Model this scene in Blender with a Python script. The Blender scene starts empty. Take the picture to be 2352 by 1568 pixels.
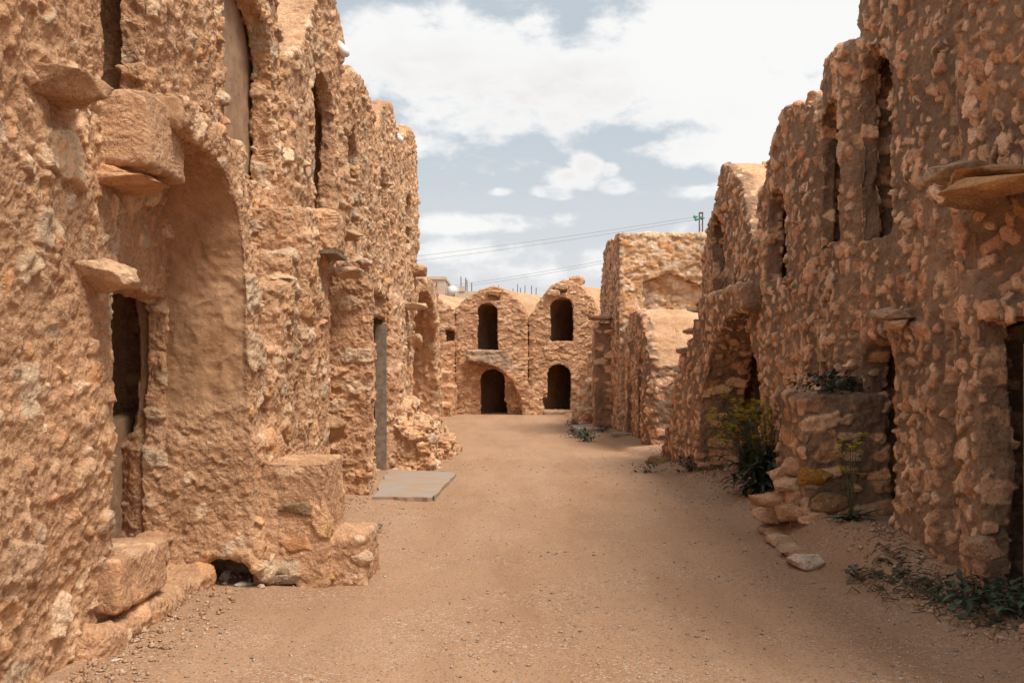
import bpy, math, random, time
import numpy as np
from mathutils import Vector

T0 = time.time()
# ------------------------------------------------------------------ camera, sky, sun, exposure
SC = bpy.context.scene
COL = SC.collection
F35, EYE = 995.0 / 1024.0 * 36.0, 1.6
cam = bpy.data.objects.new("camera", bpy.data.cameras.new("camera"))
COL.objects.link(cam)
cam.location = (0, 0, EYE)
cam.rotation_euler = (math.radians(90), 0, 0)
cam.data.lens = F35
cam.data.sensor_width = 36
cam.data.shift_y = 30.0 / 1024.0
cam.data.clip_start = 0.05
cam.data.clip_end = 3000
SC.camera = cam
SC.view_settings.view_transform = 'Standard'
SC.view_settings.look = 'None'
SC.view_settings.gamma = 1
SC.view_settings.exposure = 0.35

SUN_DIR = Vector((0.34, -0.34, 0.86)).normalized()      # towards the sun
sun = bpy.data.objects.new("sun", bpy.data.lights.new("sun", 'SUN'))
COL.objects.link(sun)
sun.data.energy = 3.7
sun.data.angle = math.radians(24)
sun.data.color = (1.0, 0.93, 0.82)
sun.rotation_euler = SUN_DIR.to_track_quat('Z', 'Y').to_euler()

def U(u, v, y):
    """a ray of the photograph met at distance y (metres)"""
    return ((u - 1176) / 2285.0 * y, y, EYE - (v - 852) / 2285.0 * y)

class NT:
    """small helper to write node graphs as expressions"""
    def __init__(self, tree):
        self.t = tree; self.n = tree.nodes; self.l = tree.links
    def put(self, sock, v):
        if isinstance(v, bpy.types.NodeSocket): self.l.new(v, sock)
        elif v is not None: sock.default_value = v
    def node(self, kind, ins=None, **kw):
        nd = self.n.new(kind)
        for k, v in kw.items(): setattr(nd, k, v)
        for k, v in (ins or {}).items(): self.put(nd.inputs[k], v)
        return nd
    def math(self, op, a, b=None, c=None, clamp=False):
        nd = self.n.new('ShaderNodeMath'); nd.operation = op; nd.use_clamp = clamp
        for i, v in enumerate((a, b, c)):
            if v is not None: self.put(nd.inputs[i], v)
        return nd.outputs[0]
    def vmath(self, op, a, b=None, out=0):
        nd = self.n.new('ShaderNodeVectorMath'); nd.operation = op
        self.put(nd.inputs[0], a)
        if b is not None: self.put(nd.inputs[1], b)
        return nd.outputs[out]
    def noise(self, vec, scale, detail=4, rough=0.55, dist=0.0, out='Fac'):
        nd = self.node('ShaderNodeTexNoise', {'Vector': vec, 'Scale': scale, 'Detail': detail, 'Roughness': rough, 'Distortion': dist})
        return nd.outputs[out]
    def ramp(self, fac, lo, hi, a=0.0, b=1.0, smooth=True):
        nd = self.n.new('ShaderNodeMapRange'); nd.interpolation_type = 'SMOOTHSTEP' if smooth else 'LINEAR'
        self.put(nd.inputs[0], fac)
        for i, v in zip((1, 2, 3, 4), (lo, hi, a, b)): nd.inputs[i].default_value = v
        return nd.outputs[0]
    def mix(self, fac, a, b, kind='MIX'):
        nd = self.n.new('ShaderNodeMix'); nd.data_type = 'RGBA'; nd.blend_type = kind
        self.put(nd.inputs[0], fac)
        for s, v in ((nd.inputs[6], a), (nd.inputs[7], b)):
            if isinstance(v, tuple) and len(v) == 3: v = v + (1,)
            self.put(s, v)
        return nd.outputs[2]

# sky: Nishita behind broken cumulus, clouds placed by direction on the dome
W = bpy.data.worlds.new("World"); SC.world = W; W.use_nodes = True
g = NT(W.node_tree)
for nd in list(g.n): g.n.remove(nd)
elev = math.asin(SUN_DIR.z)
sky = g.node('ShaderNodeTexSky', sky_type='NISHITA')
sky.sun_disc = False; sky.sun_elevation = elev
sky.sun_rotation = math.atan2(SUN_DIR.x, SUN_DIR.y)
sky.dust_density = 1.6; sky.air_density = 1.0; sky.ozone_density = 1.2
D = g.vmath('NORMALIZE', g.node('ShaderNodeTexCoord').outputs['Generated'])
sep = g.node('ShaderNodeSeparateXYZ', {0: D})
dx, dy, dz = sep.outputs
Dn = g.vmath('MULTIPLY', D, (1.0, 1.0, 1.9))
n1 = g.noise(Dn, 7.0, 8, 0.56, 0.15)
n2 = g.noise(Dn, 3.0, 5, 0.55)
n3 = g.noise(Dn, 26.0, 6, 0.6, 0.2)
def blob(u, v, ru, rv, w=1.0):
    a, b = (u - 1176) / 2285.0, (852 - v) / 2285.0
    c = Vector((a, 1, b)).normalized()
    q = g.vmath('MULTIPLY', g.vmath('SUBTRACT', D, tuple(c)), (2285.0 / ru, 2285.0 / ru * 0.5, 2285.0 / rv))
    r = g.vmath('LENGTH', q, out='Value')
    return g.math('MULTIPLY', g.ramp(r, 1.45, 0.35), w)
cl = [(1500, 190, 420, 105, 1.0), (1010, 150, 270, 95, 1.0), (1150, 255, 300, 65, 0.85), (1750, 130, 300, 190, 1.0), (960, 310, 110, 60, .8),
      (1800, 330, 260, 60, .95), (1650, 345, 220, 38, .9), (1352, 385, 48, 34, 1.0), (1330, 415, 80, 34, 1.0), (1280, 440, 75, 20, .9), (1410, 425, 70, 26, .95), (1400, 392, 30, 26, .85),
      (1150, 510, 200, 28, .75), (1600, 440, 190, 18, .55), (1150, 440, 34, 12, .6), (1640, 60, 250, 85, 1.0), (1000, 45, 110, 32, .62), (1230, 60, 60, 24, .55),
      (1240, 600, 600, 45, .6)]
f = None
for c in cl:
    b_ = blob(*c)
    f = b_ if f is None else g.math('MAXIMUM', f, b_)
# everywhere else on the dome the same broken cover, with its clouds made brighter
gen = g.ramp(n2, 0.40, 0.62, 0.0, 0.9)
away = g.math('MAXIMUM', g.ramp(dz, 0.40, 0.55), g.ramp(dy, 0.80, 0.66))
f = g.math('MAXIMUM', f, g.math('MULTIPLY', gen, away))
dens = g.math('ADD', f, g.math('MULTIPLY', g.math('SUBTRACT', n1, 0.5), 2.6))
dens = g.math('ADD', dens, g.math('MULTIPLY', g.math('SUBTRACT', n3, 0.5), 1.5))
mask = g.ramp(dens, 0.22, 0.88)
inner = g.ramp(dens, 0.5, 1.35)
cshade = g.mix(g.math('MULTIPLY', g.ramp(n2, .45, .65), inner), (0.76, 0.755, 0.75), (0.66, 0.645, 0.635))
cshade = g.mix(away, cshade, (1.08, 1.06, 1.03))  # clouds out of view brightened above the visible ones, as added fill light
skyc = g.mix(1.0, sky.outputs[0], (0.10, 0.092, 0.084), 'MULTIPLY')
hz = g.ramp(dz, 0.30, 0.0)
skyc = g.mix(g.math('ADD', 0.80, g.math('MULTIPLY', hz, 0.15)), skyc, g.mix(hz, (0.475, 0.53, 0.57), (0.62, 0.615, 0.63)))
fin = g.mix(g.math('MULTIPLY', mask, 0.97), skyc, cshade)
low = g.ramp(dz, 0.0, -0.04)
fin = g.mix(low, fin, (0.33, 0.22, 0.15))
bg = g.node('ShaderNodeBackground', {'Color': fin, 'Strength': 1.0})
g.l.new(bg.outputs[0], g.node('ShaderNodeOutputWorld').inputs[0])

# ------------------------------------------------------------------ numeric noise
f4 = np.float32
def _h(ix, iy, iz, seed):
    h = (ix.astype(np.int64) * 73856093) ^ (iy.astype(np.int64) * 19349663) ^ (iz.astype(np.int64) * 83492791) ^ (seed * 2654435)
    h ^= h >> 13
    h = (h * 1274126177) & 0x7fffffff
    return (h ^ (h >> 16)) & 8191
RT = np.random.RandomState(7)
TAB = RT.rand(8192, 8).astype(f4)
_rot = []
for _ in range(8192):
    q = RT.randn(4); q /= np.linalg.norm(q); w, x, y, z = q
    _rot.append([1-2*(y*y+z*z), 2*(x*y-z*w), 2*(x*z+y*w), 2*(x*y+z*w), 1-2*(x*x+z*z), 2*(y*z-x*w), 2*(x*z-y*w), 2*(y*z+x*w), 1-2*(x*x+y*y)])
ROT = np.array(_rot, f4)

def vnoise(P, freq, seed=0):
    p = P * np.asarray(freq, f4)
    i = np.floor(p); fr = (p - i).astype(f4); fr = fr * fr * (3 - 2 * fr)
    i = i.astype(np.int32)
    out = np.zeros(len(P), f4)
    for a in (0, 1):
        wx = fr[:, 0] if a else 1 - fr[:, 0]
        for b in (0, 1):
            wy = fr[:, 1] if b else 1 - fr[:, 1]
            for c in (0, 1):
                wz = fr[:, 2] if c else 1 - fr[:, 2]
                out += wx * wy * wz * TAB[_h(i[:, 0] + a, i[:, 1] + b, i[:, 2] + c, seed), 0]
    return out * 2 - 1
def fbm(P, freq, octs=3, seed=0, gain=.5):
    s = 0; a = 1.0
    for k in range(octs):
        s = s + a * vnoise(P, np.asarray(freq) * 2.03 ** k, seed + k * 17); a *= gain
    return s
def sst(x, a, b):
    t = np.clip((x - a) / (b - a), 0, 1); return t * t * (3 - 2 * t)

def stones(P, cell, size, seed, density, tilt=1.0, flat=1.0):
    """embedded angular stones: one rotated faceted solid per jittered cell. returns depth inside the nearest (1 centre .. <0 outside), id"""
    cell = np.asarray(cell, f4)
    n = len(P); best = np.full(n, -9.0, f4); bid = np.zeros(n, np.int32); tl = np.zeros(n, f4)
    for st in range(0, n, 400000):
        q = P[st:st + 400000] / cell
        base = np.floor(q - .5).astype(np.int32)
        bb = np.full(len(q), -9.0, f4); bi = np.zeros(len(q), np.int32); bt = np.zeros(len(q), f4)
        for a in (0, 1):
            for b in (0, 1):
                for c in (0, 1):
                    cx, cy, cz = base[:, 0] + a, base[:, 1] + b, base[:, 2] + c
                    h = _h(cx, cy, cz, seed); T = TAB[h]; R = ROT[h]
                    d = np.empty((len(q), 3), f4)
                    d[:, 0] = (q[:, 0] - cx - .5 - (T[:, 0] - .5) * .62) * cell[0]
                    d[:, 1] = (q[:, 1] - cy - .5 - (T[:, 1] - .5) * .62) * cell[1]
                    d[:, 2] = (q[:, 2] - cz - .5 - (T[:, 2] - .5) * .62) * cell[2]
                    if tilt < 1:      # mostly laid flat: shrink rotation towards identity
                        r = d.copy()
                        e = tilt
                        r0 = d[:, 0] + e * (R[:, 1] * d[:, 1] + R[:, 2] * d[:, 2])
                        r1 = d[:, 1] + e * (R[:, 3] * d[:, 0] + R[:, 5] * d[:, 2])
                        r2 = d[:, 2] + e * (R[:, 6] * d[:, 0] + R[:, 7] * d[:, 1])
                    else:
                        r0 = R[:, 0] * d[:, 0] + R[:, 1] * d[:, 1] + R[:, 2] * d[:, 2]
                        r1 = R[:, 3] * d[:, 0] + R[:, 4] * d[:, 1] + R[:, 5] * d[:, 2]
                        r2 = R[:, 6] * d[:, 0] + R[:, 7] * d[:, 1] + R[:, 8] * d[:, 2]
                    s = size * (.55 + .75 * T[:, 3] ** 1.4)
                    A = np.abs(r0) / (s * (1.0 + .5 * T[:, 4]))
                    B = np.abs(r1) / (s * (.75 + .5 * T[:, 5]))
                    Cc = np.abs(r2) / (s * (.5 + .35 * T[:, 6]) * flat)
                    dd = np.maximum(np.maximum(A, B), Cc)
                    dd = np.maximum(dd, (A + B + Cc) * .52)
                    dd = np.maximum(dd, np.abs(r0 * .6 + r1 * .8) / (s * .95))
                    v = 1 - dd
                    v = np.where(T[:, 7] < density, v, -9)
                    m = v > bb
                    tt = ((T[:, 4] - .5) * d[:, 1] + (T[:, 6] - .5) * d[:, 2] + (T[:, 5] - .5) * d[:, 0]) / s
                    bb[m] = v[m]; bi[m] = h[m]; bt[m] = tt[m]
        best[st:st + 400000] = bb; bid[st:st + 400000] = bi; tl[st:st + 400000] = bt
    return best, bid, tl

# ------------------------------------------------------------------ signed distance helpers on (N,3) points
def smax(a, b, k=.04):
    h = np.clip(.5 - .5 * (b - a) / k, 0, 1)
    return b * (1 - h) + a * h + k * h * (1 - h)
def smin(a, b, k=.04): return -smax(-a, -b, k)
def box(P, x0, x1, y0, y1, z0, z1, r=0.03):
    c = np.array([(x0+x1)/2, (y0+y1)/2, (z0+z1)/2], f4); h = np.array([(x1-x0)/2, (y1-y0)/2, (z1-z0)/2], f4) - r
    q = np.abs(P - c) - h
    return np.sqrt((np.maximum(q, 0) ** 2).sum(1)) + np.minimum(q.max(1), 0) - r

def nets(F, org, h):
    s = F < 0
    nx, ny, nz = F.shape
    cnt = np.zeros((nx-1, ny-1, nz-1), np.int8)
    for a in (0, 1):
        for b in (0, 1):
            for c in (0, 1): cnt += s[a:nx-1+a, b:ny-1+b, c:nz-1+c]
    act = np.flatnonzero((cnt > 0) & (cnt < 8))
    i, j, k = np.unravel_index(act, cnt.shape)
    vid = np.full(cnt.size, -1, np.int32); vid[act] = np.arange(len(act))
    vid = vid.reshape(cnt.shape)
    acc = np.zeros((len(act), 3), f4); num = np.zeros(len(act), f4)
    for ax in range(3):
        o1, o2 = [x for x in range(3) if x != ax]
        for p in (0, 1):
            for q in (0, 1):
                o = [0, 0, 0]; o[o1] = p; o[o2] = q
                e = list(o); e[ax] = 1
                A = F[i+o[0], j+o[1], k+o[2]]; B = F[i+e[0], j+e[1], k+e[2]]
                m = (A < 0) != (B < 0)
                t = np.where(m, A / np.where(m, A - B, 1), 0)
                for d in range(3): acc[:, d] += np.where(m, t if d == ax else o[d], 0)
                num += m
    V = (acc / num[:, None] + np.stack([i, j, k], 1)) * h + np.array(org, f4)
    faces = []
    for ax in range(3):
        o1, o2 = (ax+1) % 3, (ax+2) % 3
        sl0 = [slice(None)]*3; sl1 = [slice(None)]*3
        sl0[ax] = slice(0, -1); sl1[ax] = slice(1, None)
        A = s[tuple(sl0)]; B = s[tuple(sl1)]
        idx = np.argwhere(A != B)
        idx = idx[(idx[:, o1] > 0) & (idx[:, o2] > 0) & (idx[:, o1] < F.shape[o1]-1) & (idx[:, o2] < F.shape[o2]-1)]
        inside = A[idx[:, 0], idx[:, 1], idx[:, 2]]
        def cid(d1, d2):
            c = idx.copy(); c[:, o1] += d1; c[:, o2] += d2
            return vid[c[:, 0], c[:, 1], c[:, 2]]
        f = np.stack([cid(-1, -1), cid(0, -1), cid(0, 0), cid(-1, 0)], 1)
        f[~inside] = f[~inside][:, ::-1]
        faces.append(f)
    return V.astype(f4), np.concatenate(faces)

def polygonise(fn, bounds, h):
    """surface of fn<0; coarse pass finds the cells near it, fine pass refines only those"""
    S = 4; H = h * S
    (x0, x1), (y0, y1), (z0, z1) = bounds
    nc = [int(math.ceil((b - a) / H)) + 2 for a, b in bounds]
    ax = [np.arange(n) * H + a - H * .5 for n, (a, b) in zip(nc, bounds)]
    G = np.stack(np.meshgrid(*ax, indexing='ij'), -1).reshape(-1, 3).astype(f4)
    Fc = fn(G).reshape(nc).astype(f4)
    m = np.abs(Fc) < H * 1.5 + .03
    F = Fc.repeat(S, 0).repeat(S, 1).repeat(S, 2)
    M = m.repeat(S, 0).repeat(S, 1).repeat(S, 2)
    org = [a[0] - H/2 + h/2 for a in ax]
    I = np.flatnonzero(M)
    for st in range(0, len(I), 1500000):
        ii = I[st:st+1500000]
        a, b, c = np.unravel_index(ii, F.shape)
        P = np.stack([a, b, c], 1).astype(f4) * h + np.array(org, f4)
        F.reshape(-1)[ii] = fn(P)
    F[0] = F[-1] = 1; F[:, 0] = F[:, -1] = 1; F[:, :, 0] = F[:, :, -1] = 1
    return nets(F, org, h)

def subdiv(V, Fq):
    n = len(V)
    E = np.stack([Fq, np.roll(Fq, -1, 1)], -1).reshape(-1, 2)
    key = np.minimum(E[:, 0], E[:, 1]).astype(np.int64) * n + np.maximum(E[:, 0], E[:, 1])
    uk, inv = np.unique(key, return_inverse=True)
    a, b = uk // n, uk % n
    M = (V[a] + V[b]) * .5; C = V[Fq].mean(1)
    e = (inv.reshape(-1, 4) + n); c = np.arange(len(Fq)) + n + len(uk)
    out = np.concatenate([np.stack([Fq[:, k], e[:, k], c, e[:, k - 1]], 1) for k in range(4)])
    return np.concatenate([V, M, C]).astype(f4), out

def grad(fn, V, e):
    N = np.empty_like(V)
    for a in range(3):
        d = np.zeros(3, f4); d[a] = e
        N[:, a] = fn(V + d) - fn(V - d)
    N /= np.maximum(np.linalg.norm(N, axis=1, keepdims=True), 1e-6)
    return N

# ------------------------------------------------------------------ scene bookkeeping
def tag(o, label=None, cat=None, group=None, kind=None):
    for k, v in (('label', label), ('category', cat), ('group', group), ('kind', kind)):
        if v: o[k] = v
    return o
def empty(name, loc, label, cat, group=None):
    o = bpy.data.objects.new(name, None); COL.objects.link(o)
    o.location = loc; o.empty_display_size = .2
    return tag(o, label, cat, group)
def link(name, me, mat, parent=None, smooth=True):
    o = bpy.data.objects.new(name, me); COL.objects.link(o)
    if mat: me.materials.append(mat)
    if smooth and len(me.polygons): me.polygons.foreach_set('use_smooth', np.ones(len(me.polygons), bool))
    if parent:
        o.parent = parent
        p = parent
        off = Vector((0, 0, 0))
        while p: off += p.location; p = p.parent
        me.transform(__import__('mathutils').Matrix.Translation(-off))
    return o
def npmesh(name, V, Fq, col=None, alpha=None):
    me = bpy.data.meshes.new(name)
    me.vertices.add(len(V)); me.vertices.foreach_set('co', V.astype(f4).ravel())
    k = Fq.shape[1]
    me.loops.add(Fq.size); me.loops.foreach_set('vertex_index', Fq.astype(np.int32).ravel())
    me.polygons.add(len(Fq)); me.polygons.foreach_set('loop_start', np.arange(len(Fq), dtype=np.int32) * k)
    me.update(calc_edges=True)
    if col is not None:
        ca = me.color_attributes.new('col', 'FLOAT_COLOR', 'POINT')
        c4 = np.ones((len(V), 4), f4); c4[:, :3] = col
        c4[:, 3] = 0 if alpha is None else alpha
        ca.data.foreach_set('color', c4.ravel())
    return me

# ------------------------------------------------------------------ materials
def bsdf(m):
    g = NT(m.node_tree); return g, g.n['Principled BSDF']
def new_mat(name, rough=.9):
    m = bpy.data.materials.new(name); m.use_nodes = True
    g, b = bsdf(m); b.inputs['Roughness'].default_value = rough
    b.inputs['Specular IOR Level'].default_value = .15
    return m, g, b
def masonry(name, comb=0.0, fine=1.0, grain=1.0):
    m, g, b = new_mat(name, .95)
    P = g.node('ShaderNodeTexCoord').outputs['Object']
    at = g.node('ShaderNodeAttribute', attribute_name='col'); col = at.outputs['Color']; al = at.outputs['Alpha']; mortar = g.math('MAXIMUM', al, 0.0); sm = g.ramp(al, -1.0, -.2, .22, 1.0, False)
    n1 = g.noise(P, 9, 5, .6); n2 = g.noise(P, 55, 4, .65)
    v = g.math('ADD', g.ramp(n1, .3, .7, -.13, .13, False), g.ramp(n2, .3, .7, -.14, .14, False))
    c = g.mix(1.0, col, g.node('ShaderNodeCombineColor', {0: g.math('ADD', v, 1.0), 1: g.math('ADD', g.math('MULTIPLY', v, 1.1), 1.0), 2: g.math('ADD', g.math('MULTIPLY', v, 1.2), 1.0)}).outputs[0], 'MULTIPLY')
    g.put(b.inputs['Base Color'], c)
    Pw = g.vmath('ADD', P, g.node('ShaderNodeVectorMath', {0: g.noise(P, 22, 3, out='Color'), 'Scale': .045}, operation='SCALE').outputs[0])
    v1 = g.node('ShaderNodeTexVoronoi', {'Vector': Pw, 'Scale': 26.0}); v1.distance = 'CHEBYCHEV'
    v2 = g.node('ShaderNodeTexVoronoi', {'Vector': Pw, 'Scale': 70.0})
    chip = g.math('MULTIPLY', g.ramp(v1.outputs['Distance'], .1, .6, 1, 0, False), g.ramp(g.node('ShaderNodeSeparateColor', {0: v1.outputs['Color']}).outputs[0], .35, .75))
    gr = g.node('ShaderNodeSeparateColor', {0: v2.outputs['Color']})
    c = g.mix(g.math('MULTIPLY', g.ramp(gr.outputs[0], .80, .86), g.math('MULTIPLY', sm, .30 * grain)), c, (.68, .50, .35))
    c = g.mix(g.math('MULTIPLY', g.ramp(gr.outputs[1], .86, .92), g.math('MULTIPLY', sm, .40)), c, (.20, .12, .07))
    g.put(b.inputs['Base Color'], c)
    hgt = g.math('ADD', g.math('MULTIPLY', chip, .012 * fine), g.math('MULTIPLY', g.ramp(v2.outputs['Distance'], 0, .6, 1, 0, False), .0035 * fine))
    hgt = g.math('ADD', hgt, g.math('MULTIPLY', g.noise(P, 24, 8, .72), .026 * fine))
    hgt = g.math('ADD', hgt, g.math('MULTIPLY', g.noise(P, 24, 8, .72), .001 * fine), g.math('MULTIPLY', g.noise(P, 75, 4, .7), .010 * fine))
    hgt = g.math('MULTIPLY', hgt, sm)
    if comb:
        vo = g.node('ShaderNodeTexVoronoi', {'Vector': g.vmath('ADD', P, g.vmath('SCALE', g.noise(P, 3, 2, out='Color'), None)), 'Scale': 5.2})
        vo.inputs['Vector'].links[0].from_node.inputs[1].links[0].from_node.inputs['Scale'].default_value = .12
        dr = g.vmath('NORMALIZE', g.vmath('SUBTRACT', vo.outputs['Color'], (.5, .5, .35)))
        ph = g.math('MULTIPLY', g.vmath('DOT_PRODUCT', P, dr, out='Value'), 230)
        ph = g.math('ADD', ph, g.math('MULTIPLY', g.noise(P, 14, 3), 7.0))
        wv = g.math('MULTIPLY', g.math('MULTIPLY', g.math('SINE', ph), mortar), .0026 * comb)
        pat = g.ramp(g.noise(P, 2.6, 3), .46, .60)
        hgt = g.math('ADD', hgt, g.math('MULTIPLY', wv, pat))
    bp = g.node('ShaderNodeBump', {'Height': hgt, 'Distance': 1.0, 'Strength': 0.9})
    g.l.new(bp.outputs[0], b.inputs['Normal'])
    return m
M_COMB = masonry('combed_mud_plaster', 1.0)
M_RUB = masonry('rubble_masonry', .35)
M_ROUGH = masonry('rough_stone', 0)
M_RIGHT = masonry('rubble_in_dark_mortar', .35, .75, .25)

def plain(name, c, c2=None, scale=6, rough=.85, bump=.004, spec=.15):
    m, g, b = new_mat(name, rough)
    b.inputs['Specular IOR Level'].default_value = spec
    P = g.node('ShaderNodeTexCoord').outputs['Object']
    c2 = c2 or tuple(x * .72 for x in c)
    g.put(b.inputs['Base Color'], g.mix(g.ramp(g.noise(P, scale, 6, .62), .35, .65), c, c2))
    bp = g.node('ShaderNodeBump', {'Height': g.noise(P, scale * 6, 5, .6), 'Distance': bump, 'Strength': 1.0})
    g.l.new(bp.outputs[0], b.inputs['Normal'])
    return m
M_CHIP = None
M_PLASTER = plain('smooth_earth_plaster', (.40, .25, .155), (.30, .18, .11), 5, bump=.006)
M_CONC = plain('worn_concrete', (.31, .265, .225), (.34, .225, .15), 2.2, bump=.006)
M_WOOD = plain('grey_wood', (.27, .20, .14), (.17, .125, .09), 14, bump=.004)
M_WOODY = plain('yellow_board', (.36, .235, .105), (.28, .175, .075), 9, bump=.004)
M_LEAF = plain('dark_green_leaf', (.036, .058, .034), (.062, .082, .045), 9, .55, .001, .3)
M_STEM = plain('green_stalk', (.09, .11, .05), (.12, .12, .06), 9, .7, .001)
M_DRY = plain('dry_twig', (.17, .11, .065), (.10, .065, .04), 9, .8, .001)
M_FLOW = plain('yellow_petal', (.72, .60, .05), (.62, .5, .03), 9, .6, .001)
M_WHITE = plain('white_plastic', (.75, .72, .68), (.66, .62, .58), 9, .4, .0005, .5)
M_METAL = plain('rusty_steel', (.16, .11, .09), (.10, .07, .06), 12, .6, .001, .4)
M_WIRE = plain('wire_metal', (.30, .29, .29), None, 5, .5, .0002, .4)
M_GLASS = plain('green_glass', (.05, .30, .22), None, 5, .15, .0002, .8)
M_BEIGE = plain('beige_render', (.55, .44, .34), (.48, .38, .29), 1.2, .9, .004)
M_TANK = plain('white_tank', (.8, .82, .84), None, 1, .5, .001, .4)

# palettes: linear albedo
PAL = {
 'left':  dict(s=[(.66,.405,.245),(.62,.345,.185),(.56,.285,.135),(.70,.48,.31),(.54,.385,.26)], m=(.545,.312,.178), m2=(.475,.258,.142)),
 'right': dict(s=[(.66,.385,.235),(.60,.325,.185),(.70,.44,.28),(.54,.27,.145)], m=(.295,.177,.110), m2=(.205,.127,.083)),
 'far':   dict(s=[(.62,.355,.20),(.56,.295,.155),(.66,.415,.26),(.50,.25,.12)], m=(.45,.245,.135), m2=(.39,.205,.110)),
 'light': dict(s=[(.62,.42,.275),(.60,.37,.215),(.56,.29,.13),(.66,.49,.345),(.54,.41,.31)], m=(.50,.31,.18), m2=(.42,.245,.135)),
 'roof':  dict(s=[(.58,.36,.21)], m=(.58,.350,.205), m2=(.50,.285,.155)),
 'grey':  dict(s=[(.44,.34,.26),(.40,.31,.245),(.50,.32,.20)], m=(.37,.26,.185), m2=(.30,.21,.15)),
}
DSC = .62
def shade(style, V, N):
    """displacement and colour of masonry at surface points"""
    st = STY[style]; pal = PAL[st['pal']]
    warp = np.stack([vnoise(V, 5, 91), vnoise(V, 5, 92), vnoise(V, 5, 93)], 1) * .025
    warp += np.stack([vnoise(V, 21, 94), vnoise(V, 21, 95), vnoise(V, 21, 96)], 1) * .010
    Q = V + warp * st.get('warp', 1.0)
    lump = fbm(V, 1.1, 2, 3) * st.get('lump', .05) + (.35 - np.abs(fbm(V, 5.5, 3, 8, .6))) * st.get('mid', .014) * 1.6 + fbm(V, 21, 3, 60, .75) * st.get('grit', .003) * 1.3 - st.get('back', .012)
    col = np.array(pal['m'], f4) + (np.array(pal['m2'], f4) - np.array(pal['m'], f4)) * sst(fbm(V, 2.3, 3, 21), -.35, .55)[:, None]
    disp = lump
    smask = np.zeros(len(V), f4)
    S = np.array(pal['s'], f4)
    for (cell, size, dens, hgt, tilt, flat, seed) in st['layers']:
        v, idn, tl = stones(Q, cell, size, seed, dens, tilt, flat)
        v = v + vnoise(V, 30, 70 + seed) * .09 + vnoise(V, 62, 170 + seed) * .05
        T = TAB[idn]
        prof = np.clip((v + .02) / .10, 0, 1) * (.88 + .22 * np.clip(v * 1.6, 0, 1) + 1.5 * tl + .12 * vnoise(V, 26, 71))
        hh = hgt * DSC * (.35 + .85 * T[:, 2])
        c = S[(T[:, 1] * 9973).astype(int) % len(S)] * (.80 + .38 * T[:, 5])[:, None]
        m = sst(v, .0, .13)
        buried = sst(T[:, 4] + vnoise(V, 8, 41) * .5, .0 + st.get('bury', .0) - .15, st.get('bury', .0) + .05)
        m = m * buried
        disp = disp + prof * hh * (.45 + .55 * buried) - st.get('gap', 0) * sst(-v, 0, .25) * (1 if dens > .9 else 0)
        col = col * (1 - m[:, None]) + c * m[:, None]
        smask = np.maximum(smask, m)
    col = col * (1 + .13 * fbm(V, 1.3, 2, 50))[:, None] * (1 + .08 * vnoise(V, 13, 51))[:, None]
    return disp, np.concatenate([np.clip(col, .01, .85), (-1 if style == 'soffit' else 0 if style in ('roof', 'dirt') else 1) - (0 if style in ('soffit', 'roof', 'dirt') else 1) * smask[:, None]], 1)
#              cell,               size, dens, height, tilt, flat, seed
STY = {
 'near_left': dict(pal='left', lump=.05, mid=.013, grit=.0065, bury=.40, layers=[((.24,.24,.22), .085, .70, .040, 1, 1, 11), ((.12,.12,.11), .042, .85, .026, 1, 1, 12), ((.52,.50,.46), .17, .55, .040, 1, .8, 31)]),
 'left':      dict(pal='left', lump=.055, mid=.016, grit=.006, bury=.30, layers=[((.20,.19,.155), .085, .94, .055, 1, .9, 13), ((.105,.105,.09), .038, .7, .025, 1, 1, 14)]),
 'left_jamb': dict(pal='left', lump=.02, mid=.016, grit=.006, bury=.1, layers=[((.34,.30,.15), .135, .97, .045, .25, .75, 15)]),
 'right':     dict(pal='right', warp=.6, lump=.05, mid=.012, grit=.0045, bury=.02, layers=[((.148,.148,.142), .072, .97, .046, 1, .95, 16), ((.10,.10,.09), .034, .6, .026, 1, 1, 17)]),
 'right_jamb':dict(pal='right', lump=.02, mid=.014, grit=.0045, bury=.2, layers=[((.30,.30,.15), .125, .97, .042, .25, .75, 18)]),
 'far':       dict(pal='far', lump=.035, mid=.012, grit=.003, bury=.0, gap=.008, layers=[((.30,.28,.17), .140, .98, .032, .4, .9, 19), ((.15,.15,.11), .058, .85, .022, .4, 1, 20)]),
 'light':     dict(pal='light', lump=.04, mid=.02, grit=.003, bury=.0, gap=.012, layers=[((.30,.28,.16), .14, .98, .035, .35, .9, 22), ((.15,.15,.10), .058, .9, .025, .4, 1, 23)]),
 'step':      dict(pal='left', lump=.02, mid=.02, grit=.006, bury=.2, layers=[((.36,.34,.17), .145, .97, .040, .22, .8, 24), ((.13,.13,.10), .045, .5, .02, 1, 1, 25)]),
 'rstep':     dict(pal='right', lump=.03, mid=.02, grit=.005, bury=.2, layers=[((.30,.32,.15), .13, .97, .038, .22, .8, 26)]),
 'gstep':     dict(pal='grey', lump=.035, mid=.02, grit=.003, bury=.12, layers=[((.32,.32,.16), .14, .97, .04, .25, .8, 26)]),
 'rubble':    dict(pal='left', lump=.05, mid=.03, grit=.006, bury=-.2, gap=.03, layers=[((.27,.27,.19), .13, .98, .085, .5, 1, 27), ((.12,.12,.1), .05, .8, .03, 1, 1, 30)]),
 'roof':      dict(pal='roof', lump=.05, mid=.012, grit=.004, layers=[]),
 'plaster':   dict(pal='left', lump=.025, mid=.014, grit=.005, bury=.45, layers=[((.26,.26,.2), .1, .6, .03, 1, 1, 28)]),
 'soffit':    dict(pal='left', lump=.05, mid=.010, grit=.002, layers=[]),
}
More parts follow.
